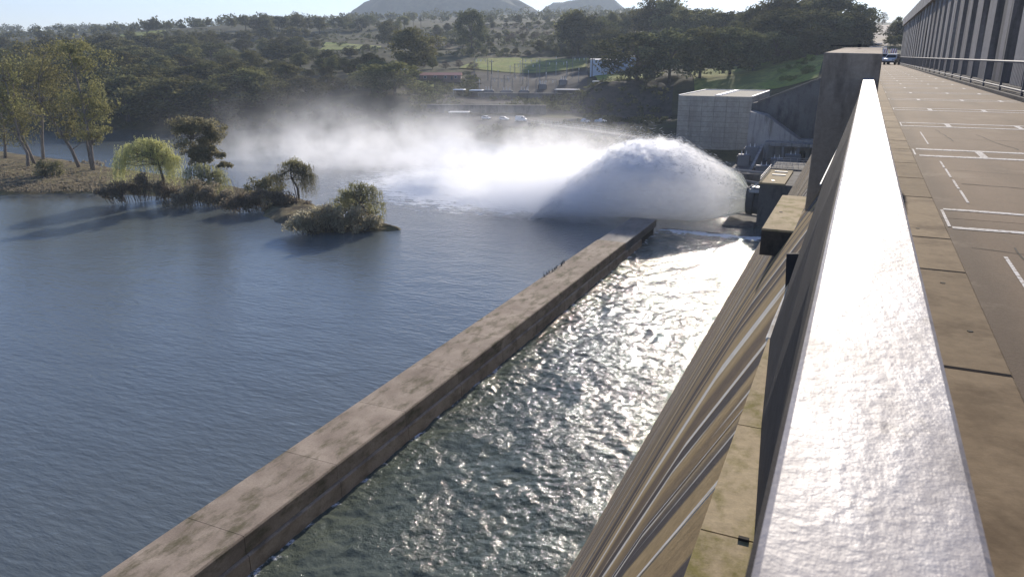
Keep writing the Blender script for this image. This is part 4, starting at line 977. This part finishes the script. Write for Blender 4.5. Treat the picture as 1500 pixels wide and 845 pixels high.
row(BS, 600, 900, 52, 730, 19, ['bare', 'round', 'bare', 'spread'], jt=6, jd=30); row(BS, 640, 900, 34, 880, 17, ['bare', 'spread', 'tall'], jt=6, jd=30)
row(BS, 790, 900, 60, 640, 15, ['spread', 'round'], jt=6, jd=20); row(BS, 680, 810, 22, 950, 21, ['tall', 'spread', 'round'], jt=5, jd=40)
row('behind the bright lawn', 690, 900, 80, 615, 15, ['spread', 'round'], jt=3)
WH = 'behind the white buildings'
row(WH, 880, 1010, 22, 640, 16, ['spread', 'tall', 'round'], jt=8, jd=25); row(WH, 890, 1010, 44, 540, 18, ['spread', 'round'], jt=5)
GB = 'in the bank top grove'
row(GB, 1000, 1140, 18, 560, 17, ['spread', 'round'], jt=7, jd=20); row(GB, 1120, 1245, -2, 500, 17, ['spread', 'tall'], jt=9, jd=18)
row(GB, 1130, 1262, 16, 450, 20, ['spread'], jt=8); row(GB, 1140, 1262, 42, 425, 20, ['spread'], jt=6)
row('past the dam end', 1318, 1420, 28, 480, 16, ['round', 'spread'], jt=6); row('past the dam end', 1306, 1345, 52, 430, 11, ['round', 'spread'], jt=5)
# single trees one can pick out
for a in ((603, 38, 480, 'round', 'big rounded dark tree standing left of the red roofed house', 1.25), (553, 128, 392, 'spread', 'small dark tree at the water edge near the left end of the car park', 1.2),
          (567, 30, 720, 'round', 'tall bushy tree on the skyline left of the two timber poles', 1.0), (690, 10, 640, 'spread', 'dark tree standing out against the blue far hill', .8),
          (840, -4, 620, 'tall', 'very tall open gum towering over the woods beyond the substation', 1.15), (848, 6, 600, 'spread', 'broad dark tree at the foot of the very tall open gum', 1.1),
          (955, -8, 600, 'tall', 'lacy gum crown breaking the skyline behind the white building', 1.2), (985, -6, 590, 'tall', 'lacy gum crown right of its neighbour breaking the skyline', 1.2),
          (935, 46, 408, 'spread', 'wide dark tree shading the white building', 1.45), (985, 40, 405, 'spread', 'wide dark tree on the lawn right of the white building', 1.35), (1030, 38, 400, 'round', 'broad brownish green tree behind the powerhouse roof', 1.3),
          (1075, 36, 402, 'spread', 'broad dark tree over the bright grass bank', 1.25), (1108, 46, 405, 'spread', 'dark tree at the right end of the bank top row', 1.1),
          (1262, 6, 470, 'spread', 'dark tree nearest the pale road climbing the hill', .9), (1318, 24, 500, 'tall', 'thin open tree right of the hill road', .9), (1295, 18, 640, 'bare', 'bare pale tree at the top of the hill road', .8),
          (338, 26, 980, 'round', 'single round tree alone on the bare ridge', 1.1), (304, 28, 1000, 'tall', 'thin little tree alone on the bare ridge left of the round one', .8), (223, 27, 960, 'spread', 'dark tree on the ridge above the green paddock', 1.1)):
    tree(*a)
# bright bushes on the right bank
for k in range(16):
    px = rnd.uniform(1140, 1203); d = rnd.uniform(372, 402); p = at_r(px, 90, d); z = ground(p.x, p.y)
    v, f = leafcloud([(rnd.uniform(-2, 2), rnd.uniform(-1.5, 1.5), rnd.uniform(.3, 1.6)) for _ in range(8)], 60, 1.1, .3, .8)
    o = obj('bush', mesh_np('bush', v, f, 'grass_leaf')); o.location = (p.x, p.y, z); tag(o, 'bright green bush on the sunny grass bank beside the pier', 'bush', 'bright bushes on the grass bank')
# unbroken far woods on the ridges
def far_woods():
    cs, sp = [], []
    for _ in range(1500):
        px = rnd.uniform(-150, 1000); d = rnd.choice([rnd.uniform(1150, 1500), rnd.uniform(1500, 2700), rnd.uniform(2300, 2800)]); p = at_r(px, 60, d)
        if fbm(p.x * .004, p.y * .004) < -.12: continue
        hh = rnd.uniform(8, 15) * (1 + d / 6000)
        z = ground(p.x, p.y)
        for j in range(3): cs.append((p.x + rnd.uniform(-6, 6), p.y + rnd.uniform(-6, 6), z + hh * rnd.uniform(.3, .75))); sp.append(hh * .42)
    v, f = leafcloud(cs, 14, sp, 2.4, .8); tag(obj('far_woods', mesh_np('far_woods', v, f, 'dark_leaf')), 'hazy woods along the far ridges', 'woods', kind='stuff')
far_woods()
def undergrowth():
    cs, sp = [], []
    for (x0, x1, d0, d1, n) in ((130, 600, 400, 640, 500), (0, 200, 460, 800, 350), (150, 560, 640, 950, 600), (600, 900, 600, 950, 1100), (880, 1010, 470, 640, 160), (1000, 1262, 420, 600, 260), (598, 862, 376, 416, 330), (600, 700, 416, 480, 160), (860, 985, 340, 420, 120), (690, 960, 290, 330, 160)):
        for k in range(n):
            p = at_r(rnd.uniform(x0, x1), 100, rnd.uniform(d0, d1)); z = ground(p.x, p.y)
            if fbm(p.x * .02, p.y * .02, 3) < -.25 or z < -33: continue
            cs.append((p.x, p.y, z + rnd.uniform(.3, 1.5))); sp.append(rnd.uniform(1.2, 3.2))
    v, f = leafcloud(cs, 34, sp, .62, .55); tag(obj('undergrowth', mesh_np('undergrowth', v, f, 'dark_leaf')), 'dark undergrowth between the trees of the slopes', 'undergrowth', kind='stuff')
undergrowth()
# two far hills
def far_hill(px, top, d, rx, ry, seed):
    p = at_r(px, top, d); n = 60; H_ = p.z - 20; vs = []
    for j in range(n + 1):
        for i in range(n + 1):
            u, w_ = (i / n * 2 - 1), (j / n * 2 - 1); r2 = math.hypot(u, w_)
            hgt = max(0, math.cos(min(1, r2) * math.pi / 2)) ** 1.05 * (1 + .34 * fbm(u * 1.9 + seed, w_ * 1.9, 0, 5)) + .05 * fbm(u * 9 + seed, w_ * 9, 1)
            vs.append((p.x + u * rx, p.y + w_ * ry, 10 + H_ * hgt - 40 * max(0, r2 - .9)))
    m = n + 1
    f = [(j * m + i, j * m + i + 1, (j + 1) * m + i + 1, (j + 1) * m + i) for j in range(n) for i in range(n)]
    tag(obj('hill', mesh_np('hill', vs, f, 'hillfar', True)), kind='structure')
far_hill(650, -22, 3000, 660, 420, 3.1); far_hill(850, 4, 3300, 520, 400, 8.4); far_hill(590, 18, 3300, 700, 400, 5.)

# ------------------------------------------------------------------ the wooded spit in the river
FRONT = [(-420, 100), (-330, 108), (-250, 112), (-199, 119), (-179, 132), (-158, 135), (-138.5, 133), (-128, 136), (-118, 127), (-106, 120), (-97, 117), (-91, 122), (-85, 125), (-82, 127.5)]
BACKL = [(-420, 190), (-330, 180), (-250, 172), (-215, 164), (-190, 160), (-165, 156), (-142, 150), (-130, 149), (-118, 143), (-106, 136), (-96, 131), (-90, 130.5), (-85, 129.5), (-82, 128)]
def spit():
    nv = 26; pts = []
    for i in range(len(FRONT) - 1):
        for k in range(12):
            u = k / 12; a = Vector(FRONT[i]).lerp(Vector(FRONT[i + 1]), u); b_ = Vector(BACKL[i]).lerp(Vector(BACKL[i + 1]), u); pts.append((a, b_))
    vs = []
    for a, b_ in pts:
        for j in range(nv + 1):
            v_ = j / nv; p = a.lerp(b_, -.12 + 1.24 * v_); e = min(v_ - .1, .9 - v_); wd = (b_ - a).length
            z = WZ + max(-1.0, min(e * wd * .42, 1.1 + .6 * v_)) + .35 * fbm(p.x * .3, p.y * .3) + .12 * fbm(p.x * 1.1, p.y * 1.1, 3)
            vs.append((p.x + fbm(p.x * .2, p.y * .2, 7) * .8, p.y + fbm(p.x * .25, p.y * .25, 9) * .8, z))
    n = nv + 1; f = [(i * n + j, i * n + j + 1, (i + 1) * n + j + 1, (i + 1) * n + j) for i in range(len(pts) - 1) for j in range(nv)]
    tag(obj('river_spit', mesh_np('river_spit', vs, [q[::-1] for q in f], 'shore', True)), kind='structure')
spit()
def limb(mb, p0, p1, r0, r1, wob=.06, n=5, seed=0):
    p0, p1 = Vector(p0), Vector(p1); L = (p1 - p0).length; pts = []
    for k in range(n + 1):
        u = k / n; q = p0.lerp(p1, u)
        if 0 < k < n: q += Vector((noise.noise((u * 3, seed, 0)), noise.noise((u * 3, seed, 5)), noise.noise((u * 3, seed, 9)) * .5)) * L * wob * 2
        pts.append(q)
    mb.tube(pts, [r0 + (r1 - r0) * k / n for k in range(n + 1)], 7); return pts
def spot(px, py, z=-33.0): p = at_z(px, py, z); return Vector((p.x, p.y, z))
def lift(p, px, py):                       # point above ground spot p's own distance, seen at px,py
    return at_r(px, py, math.hypot(p.x, p.y))
def dome(x0, x1, top, base, n, r0, r1):
    out = []
    for _ in range(n):
        a = rnd.uniform(-1, 1) * 1.35; k = rnd.uniform(.62, 1.0) if rnd.random() < .4 else rnd.uniform(.9, 1.0)
        out.append(((x0 + x1) / 2 + (x1 - x0) / 2 * math.sin(a) * k, base - (base - top) * math.cos(a) ** .8 * k, rnd.uniform(r0, r1)))
    return out
def river_gum(label, foot, joints, clumps, leaf='river_gum', per=52, r0=.55, group='river red gums on the left bank', cat='tree', size=.3, spreads=None):
    """joints: trunk outline from the foot upward as seen; clumps: where the crown hangs"""
    b_ = spot(*foot); t = thing('river_gum', label, cat, tuple(b_), 0, group)
    mb = MB(); pts = [Vector((0, 0, -1))]
    for k, (x, y) in enumerate(joints): pts.append(lift(b_, x, y) - b_ + Vector((rnd.uniform(-1, 1), rnd.uniform(-1, 1), 0)) * .8)
    n = len(pts); mb.tube(pts, [r0 * (1 - .72 * k / (n - 1)) for k in range(n)], 8)
    cs, sp = [], []
    for (x, y, rad) in clumps:
        depth = rnd.uniform(-1, 1) * rad * .9; q = lift(b_, x, y) - b_; q += q.normalized() * 0 + Vector((rnd.uniform(-1, 1), rnd.uniform(-1, 1), 0)) * rad * .8
        k = min(range(1, n), key=lambda i: (pts[i] - q).length + (8 if pts[i].z > q.z else 0)); limb(mb, pts[k], q, r0 * .26, .05, .07, 4, x * .1)
        for j in range(4):
            o_ = Vector((rnd.gauss(0, 1), rnd.gauss(0, 1), rnd.gauss(0, .6))) * rad * .55; cs.append(tuple(q + o_)); sp.append(rad * rnd.uniform(.55, 1.0))
    v, f = leafcloud(cs, per, sp, size, .8, .9)
    part('trunk', mb.mesh('trunk', 'bark_pale', True), t); part('crown', mesh_np('crown', v, f, leaf), t)
    return t
def cl(x0, x1, y0, y1, n, r0, r1): return [(rnd.uniform(x0, x1), rnd.uniform(y0, y1), rnd.uniform(r0, r1)) for _ in range(n)]
river_gum('tall twin trunked river gum leaning left at the right end of the grove', (137, 252), [(131, 215), (124, 180), (118, 145), (108, 110), (100, 80)], cl(88, 152, 80, 160, 16, 2.4, 4.) + cl(128, 152, 150, 205, 8, 1.6, 2.6) + cl(90, 130, 58, 90, 5, 2.2, 3.6))
river_gum('slender stem river gum beside the twin trunked one', (135, 250), [(128, 200), (126, 165), (132, 140)], cl(118, 150, 120, 190, 8, 1.6, 2.8), r0=.4)
river_gum('river gum sharply leaning left across the middle of the grove', (118, 248), [(105, 220), (92, 195), (75, 175), (62, 150), (55, 120)], cl(40, 118, 75, 170, 21, 2.4, 4.4) + cl(85, 125, 165, 205, 7, 1.6, 2.6))
river_gum('upright river gum with pale trunk in the middle of the grove', (63, 236), [(63, 205), (60, 175), (56, 150), (58, 110), (62, 85)], cl(20, 105, 64, 160, 26, 2.4, 4.4))
river_gum('river gum leaning left at the left part of the grove', (53, 243), [(44, 218), (34, 195), (25, 160), (20, 120)], cl(-15, 60, 85, 195, 26, 2.4, 4.4))
river_gum('dark stemmed river gum behind the leaning ones near the left edge', (41, 246), [(36, 225), (32, 205), (20, 170), (10, 120)], cl(-30, 30, 85, 180, 16, 2.4, 4.2))
river_gum('small stemmed river gum closest to the left edge of view', (7, 234), [(6, 215), (4, 190), (0, 150)], cl(-40, 22, 110, 205, 16, 2.2, 4.))
river_gum('tall open tree with brown mop crown between the two willows', (303, 282), [(303, 262), (298, 240), (292, 225), (285, 205)], dome(258, 316, 178, 212, 22, 1.3, 2.2) + cl(268, 318, 200, 226, 12, 1.2, 2.0) + cl(300, 326, 222, 256, 9, .8, 1.5) + cl(272, 290, 222, 240, 5, .8, 1.3), r0=.36, group=None, size=.27, leaf='brown_gum', per=80)
def willow(label, foot, joints, arch, leaf, nstr=420, length=(3, 6), r0=.4, dome=None, size=.22):
    b_ = spot(*foot); t = thing('willow_tree', label, 'tree', tuple(b_), 0)
    mb = MB(); pts = [Vector((0, 0, -1))] + [lift(b_, x, y) - b_ for x, y in joints]; n = len(pts)
    mb.tube(pts, [r0 * (1 - .6 * k / (n - 1)) for k in range(n)], 8)
    tips = []
    for x, y, rad in arch:
        q = lift(b_, x, y) - b_ + Vector((rnd.uniform(-1, 1), rnd.uniform(-1, 1), 0)) * rad
        tips.append((q, rad)); limb(mb, pts[-1 if rnd.random() < .6 else -2], q, r0 * .35, .05, .1, 4, x * .13)
    V, F = [], []
    st = []
    for k in range(nstr):
        q, rad = rnd.choice(tips); p = q + Vector((rnd.gauss(0, 1), rnd.gauss(0, 1), abs(rnd.gauss(0, .5)))) * rad * .75
        L = rnd.uniform(*length); out = Vector((p.x, p.y, 0)) * .02; m_ = int(L / .32)
        for j in range(m_):
            u = j / m_; a = p + out * u * L + Vector((rnd.gauss(0, .07), rnd.gauss(0, .07), 0)); a.z = p.z + .5 * math.sin(u * 2.2) * (1 - u) - L * u ** 1.35
            if a.z < .15: break
            st.append(a)
    c = np.array([tuple(a) for a in st]); m_ = len(c)
    u = rng.normal(0, .35, (m_, 3)); u[:, 2] -= 1; u /= np.linalg.norm(u, axis=1)[:, None]; v_ = np.cross(u, rng.normal(0, 1, (m_, 3))); v_ /= np.linalg.norm(v_, axis=1)[:, None]
    s = size * rng.uniform(.6, 1.3, m_); u *= s[:, None]; v_ *= (s * .28)[:, None]
    V = np.stack([c - u, c + v_, c + u, c - v_], 1).reshape(-1, 3)
    part('trunk', mb.mesh('trunk', 'bark', True), t); part('crown', mesh_np('crown', V, np.arange(m_ * 4).reshape(-1, 4), leaf), t)
    return t
willow('big yellow green weeping willow in the middle of the spit', (240, 284), [(239, 262), (233, 242), (226, 226)], dome(170, 256, 203, 262, 52, .7, 1.7), 'willow_leaf', 1250, (1.5, 8))
willow('small grey green willow under the brown crowned tree', (297, 288), [(296, 272), (292, 258)], dome(270, 326, 240, 276, 26, .6, 1.3), 'willow_dull', 520, (1.5, 6.5), .25)
willow('green topped drooping willow on the narrow part of the spit', (438, 292), [(436, 276), (428, 262), (424, 250)], dome(398, 459, 237, 278, 28, .6, 1.3), 'willow_dull', 600, (1.5, 6.5), .28)
willow('green willow sprig crown on top of the drooping one', (436, 291), [(430, 270), (424, 248)], cl(412, 436, 234, 242, 6, .6, 1.1), 'willow_leaf', 200, (.8, 2.2), .12)
willow('gnarled willow with twisted fork at the tip of the spit', (545, 328), [(538, 312), (528, 298), (520, 288)], dome(494, 558, 269, 312, 30, .5, 1.1), 'willow_dull', 620, (1., 4.5), .3)
def mound(name, label, px0_, px1_, py_, hpx, n, leaf, cat='shrub', rad=1.5, per=95, group=None):
    b_ = spot((px0_ + px1_) / 2, py_, -33.4); t = thing(name, label, cat, tuple(b_), 0, group); cs, sp = [], []
    mb = MB()
    for k in range(n):
        u = rnd.random(); x = px0_ + (px1_ - px0_) * u; top = hpx * math.sin(math.pi * (.12 + .76 * u)) * rnd.random() ** .6 * (.8 + .55 * noise.noise((u * 7 + px0_, 0, 0)))
        q = lift(b_, x, py_ - top) - b_; q += Vector((rnd.uniform(-1, 1), rnd.uniform(-1, 1) * 1.6, 0)); q.z = max(q.z, .2); cs.append(tuple(q)); sp.append(rad * rnd.uniform(.6, 1.3))
        limb(mb, (q.x * .8, q.y * .8, -.5), q * 1.0 + Vector((rnd.uniform(-1, 1), rnd.uniform(-1, 1), rnd.uniform(.2, 1.6))), .07, .015, .12, 3, x)
    v, f = leafcloud(cs, per, sp, .26, .8, .2)
    tag(part('stems', mb.mesh('stems', 'bark'), t), kind='stuff'); part('foliage', mesh_np('foliage', v, f, leaf), t)
mound('bank_shrub', 'long brown shrub mass below the big willow at the water edge', 152, 268, 292, 36, 70, 'shrub_leaf')
mound('bank_shrub', 'brown shrubs between the two willows above the waterline', 250, 340, 299, 32, 56, 'shrub_leaf')
mound('bank_shrub', 'pale green bush at the foot of the leaning river gums', 52, 86, 262, 42, 22, 'willow_dull')
mound('bank_shrub', 'dark low shrubs on the narrow part of the spit', 330, 450, 306, 30, 60, 'shrub_leaf')
mound('bank_shrub', 'rounded shrub leaning left of the drooping willow', 362, 412, 288, 30, 30, 'willow_dull')
mound('bank_shrub', 'dense shrub thicket trailing into the water left of the gnarled willow', 428, 548, 337, 40, 90, 'shrub_leaf')
mound('bank_shrub', 'green bush top rising behind the shrub thicket', 470, 552, 326, 46, 40, 'willow_dull')
def dead_branch(label, px, py_, tips):
    b_ = spot(px, py_, -33.5); mb = MB()
    for k, (x, y) in enumerate(tips): limb(mb, (0, 0, -.3), lift(b_, x, y) - b_, .09, .02, .12, 6, x)
    o = obj('dead_branch', mb.mesh('dead_branch', 'bark')); o.location = b_; tag(o, label, 'branch')
dead_branch('bare dead branches sticking up from the low neck of the spit', 352, 290, [(338, 262), (347, 265), (352, 272), (362, 268), (345, 280), (366, 280)])
dead_branch('pale fallen snag in the water below the brown shrubs', 262, 297, [(246, 288), (256, 284), (274, 290), (283, 296), (250, 297)])
# rocks at the tip and along the waterline
def rock(px, py_, s, label, group):
    bm = bmesh.new(); bmesh.ops.create_icosphere(bm, subdivisions=2, radius=1.0); sd = rnd.uniform(0, 50)
    for vv in bm.verts: vv.co *= 1 + .35 * noise.noise(vv.co * 1.3 + Vector((sd, 0, 0)))
    for vv in bm.verts: vv.co = Vector((vv.co.x * s * 1.5, vv.co.y * s, vv.co.z * s * .5))
    me = bpy.data.meshes.new('rock'); bm.to_mesh(me); bm.free(); me.materials.append(M['rock'])
    o = obj('rock', me); p = at_z(px, py_, -33.9); o.location = (p.x, p.y, -33.85); o.rotation_euler = (0, 0, rnd.uniform(0, 6)); tag(o, label, 'rock', group)
for x, y, s in ((548, 330, 1.3), (556, 332, 1.0), (540, 333, 1.2), (532, 330, 1.1), (562, 329, .6), (525, 326, 1.0)): rock(x, y, s, 'tan rock at the tip of the spit below the gnarled willow', 'rocks at the tip of the spit')
for k in range(26):
    x = rnd.uniform(5, 150); rock(x, 272 + rnd.uniform(-12, 8) + x * .02, rnd.uniform(.25, .6), 'small rock scattered on the dry bank under the river gums', 'rocks on the dry bank')
# dry grass tufts on the bank
def tufts():
    cs = []
    for k in range(1600):
        x = rnd.uniform(-20, 155); y = rnd.uniform(236, 280); p = at_z(x, y, -32.7); cs.append((p.x, p.y, -32.6 + rnd.uniform(-.3, .15)))
    v, f = leafcloud(cs, 7, .45, .3, .5, -.8); tag(obj('dry_grass', mesh_np('dry_grass', v, f, 'shrub_leaf')), 'dry grass tufts on the river spit', 'grass', kind='stuff')
tufts()
# scrub along the far bank
def scrub():
    cs, sp = [], []
    for (x0, y0), (x1, y1) in zip(BANK[2:], BANK[3:-2]):
        for k in range(26):
            u = rnd.random(); x = x0 + (x1 - x0) * u - rnd.uniform(0, 6); y = y0 + (y1 - y0) * u + rnd.uniform(1, 14)
            z = ground(x, y)
            if z < -34 or (-185 < x < -90 and y > 299): continue
            cs.append((x, y, z + rnd.uniform(.2, 1.6))); sp.append(rnd.uniform(1, 2.2))
    v, f = leafcloud(cs, 70, sp, .42, .7); tag(obj('bank_scrub', mesh_np('bank_scrub', v, f, 'dark_leaf')), 'low dark scrub along the far river bank', 'scrub', kind='stuff')
scrub()

# ------------------------------------------------------------------ air: drifting spray over the river, and haze
def mist():
    m = bpy.data.materials.new('drifting_spray'); m.use_nodes = True; t = m.node_tree
    t.nodes.remove(t.nodes["Principled BSDF"]); vol = N(t, "ShaderNodeVolumePrincipled")
    vol.inputs["Color"].default_value = (.975, .98, .99, 1); vol.inputs["Anisotropy"].default_value = .35
    X = xyz(t); p = pos(t, (.7, 1, .8))
    h = mth(t, 'ADD', X[2], 34.)
    # the cloud is thick where the jet lands and thins as it drifts off to the left
    u = mth(t, 'ADD', mth(t, 'MULTIPLY', mth(t, 'ADD', X[0], 62), -.97), mth(t, 'MULTIPLY', mth(t, 'ADD', X[1], -168), .24))
    w_ = mth(t, 'ADD', mth(t, 'MULTIPLY', mth(t, 'ADD', X[0], 62), .24), mth(t, 'MULTIPLY', mth(t, 'ADD', X[1], -168), .97))
    along = mth(t, 'MULTIPLY', smooth(t, u, -24, 4), smooth(t, u, 185, 30))
    wid = mth(t, 'ADD', 16., mth(t, 'MULTIPLY', mth(t, 'MAXIMUM', u, 0.), .22))
    wn = mth(t, 'DIVIDE', mth(t, 'SUBTRACT', w_, mth(t, 'MULTIPLY', mth(t, 'MAXIMUM', u, 0.), .16)), wid)
    across = smooth(t, mth(t, 'ABSOLUTE', wn), 1.15, .25)
    hs = mth(t, 'ADD', 3.6, mth(t, 'MULTIPLY', noi(t, pos(t, (.6, .6, 0.)), .07, 2), 11.))
    fall = mth(t, 'EXPONENT', mth(t, 'MULTIPLY', mth(t, 'POWER', mth(t, 'DIVIDE', h, hs), 1.5), -1.))
    n = noi(t, p, .10, 6, .66)
    den = mth(t, 'MULTIPLY', mth(t, 'MULTIPLY', along, across), mth(t, 'MULTIPLY', fall, smooth(t, n, .41, .70)))
    den = mth(t, 'MULTIPLY', den, .22)
    t.links.new(den, vol.inputs["Density"]); t.links.new(vol.outputs[0], t.nodes["Material Output"].inputs["Volume"])
    M['mist'] = m
    o = obj('spray_mist', MB().box(-245, -40, 128, 268, WZ + .02, -5).mesh('spray_mist', 'mist')); tag(o, 'white drifting spray mist over the river', 'mist', kind='stuff')
mist()
def plume_spray():
    # fine spray torn off the crest of the plume
    m = bpy.data.materials.new('torn_spray'); m.use_nodes = True; t = m.node_tree
    t.nodes.remove(t.nodes["Principled BSDF"]); vol = N(t, "ShaderNodeVolumePrincipled")
    vol.inputs["Color"].default_value = (.985, .99, 1, 1); vol.inputs["Anisotropy"].default_value = .45
    X = xyz(t); p = pos(t, (.7, 1, 1))
    dx = mth(t, 'ADD', X[0], 41.); zt = mth(t, 'SUBTRACT', -18.4, mth(t, 'MULTIPLY', mth(t, 'MULTIPLY', dx, dx), .0235))
    a = mth(t, 'DIVIDE', mth(t, 'SUBTRACT', X[1], 166.), 13.5); b = mth(t, 'DIVIDE', mth(t, 'ADD', X[2], 30.), mth(t, 'MAXIMUM', mth(t, 'ADD', zt, 30.), 1.))
    r = mth(t, 'SQRT', mth(t, 'ADD', mth(t, 'MULTIPLY', a, a), mth(t, 'MULTIPLY', b, b)))
    n = noi(t, p, .55, 6, .68); n2 = noi(t, p, .14, 4, .6)
    r = mth(t, 'ADD', r, mth(t, 'MULTIPLY', mth(t, 'SUBTRACT', n, .5), .75))
    shell = mth(t, 'MULTIPLY', mth(t, 'MULTIPLY', smooth(t, r, 1.10, .93), smooth(t, zt, -30., -27.)), smooth(t, X[0], -29, -40))
    lim = mth(t, 'ADD', b, mth(t, 'MULTIPLY', mth(t, 'SUBTRACT', n2, .5), 1.3))
    low = mth(t, 'MAXIMUM', smooth(t, lim, .42, .7), smooth(t, X[0], -50, -62))
    den = mth(t, 'MULTIPLY', mth(t, 'MULTIPLY', shell, low), .95)
    # boiling spray where the plume comes down
    hh = mth(t, 'DIVIDE', mth(t, 'ADD', X[2], 34.), mth(t, 'ADD', 3.5, mth(t, 'MULTIPLY', n2, 9.)))
    yy = smooth(t, mth(t, 'ABSOLUTE', mth(t, 'SUBTRACT', X[1], 166.)), 21., 14.)
    foot = mth(t, 'MULTIPLY', mth(t, 'MULTIPLY', smooth(t, X[0], -41, -54), smooth(t, X[0], -84, -66)), mth(t, 'MULTIPLY', yy, mth(t, 'EXPONENT', mth(t, 'MULTIPLY', mth(t, 'POWER', hh, 1.6), -1.))))
    den = mth(t, 'ADD', den, mth(t, 'MULTIPLY', foot, mth(t, 'MULTIPLY', smooth(t, n, .3, .62), .30)))
    t.links.new(den, vol.inputs["Density"]); t.links.new(vol.outputs[0], t.nodes["Material Output"].inputs["Volume"])
    M['torn'] = m
    tag(obj('plume_spray', MB().box(-84, -24, 144, 188, WZ + .03, -15.5).mesh('plume_spray', 'torn')), 'white spray torn off the crest of the water plume', 'spray', kind='stuff')
plume_spray()
def haze():
    m = bpy.data.materials.new('thin_haze'); m.use_nodes = True; t = m.node_tree
    t.nodes.remove(t.nodes["Principled BSDF"]); vol = N(t, "ShaderNodeVolumePrincipled")
    vol.inputs["Color"].default_value = (.74, .86, 1.0, 1); vol.inputs["Density"].default_value = .00013; vol.inputs["Anisotropy"].default_value = .25
    t.links.new(vol.outputs[0], t.nodes["Material Output"].inputs["Volume"]); M['haze'] = m
    o = obj('haze', MB().box(-6400, 5200, -900, 6400, -46, 400).mesh('haze', 'haze')); tag(o, kind='stuff')
haze()
print('trees', ntree)
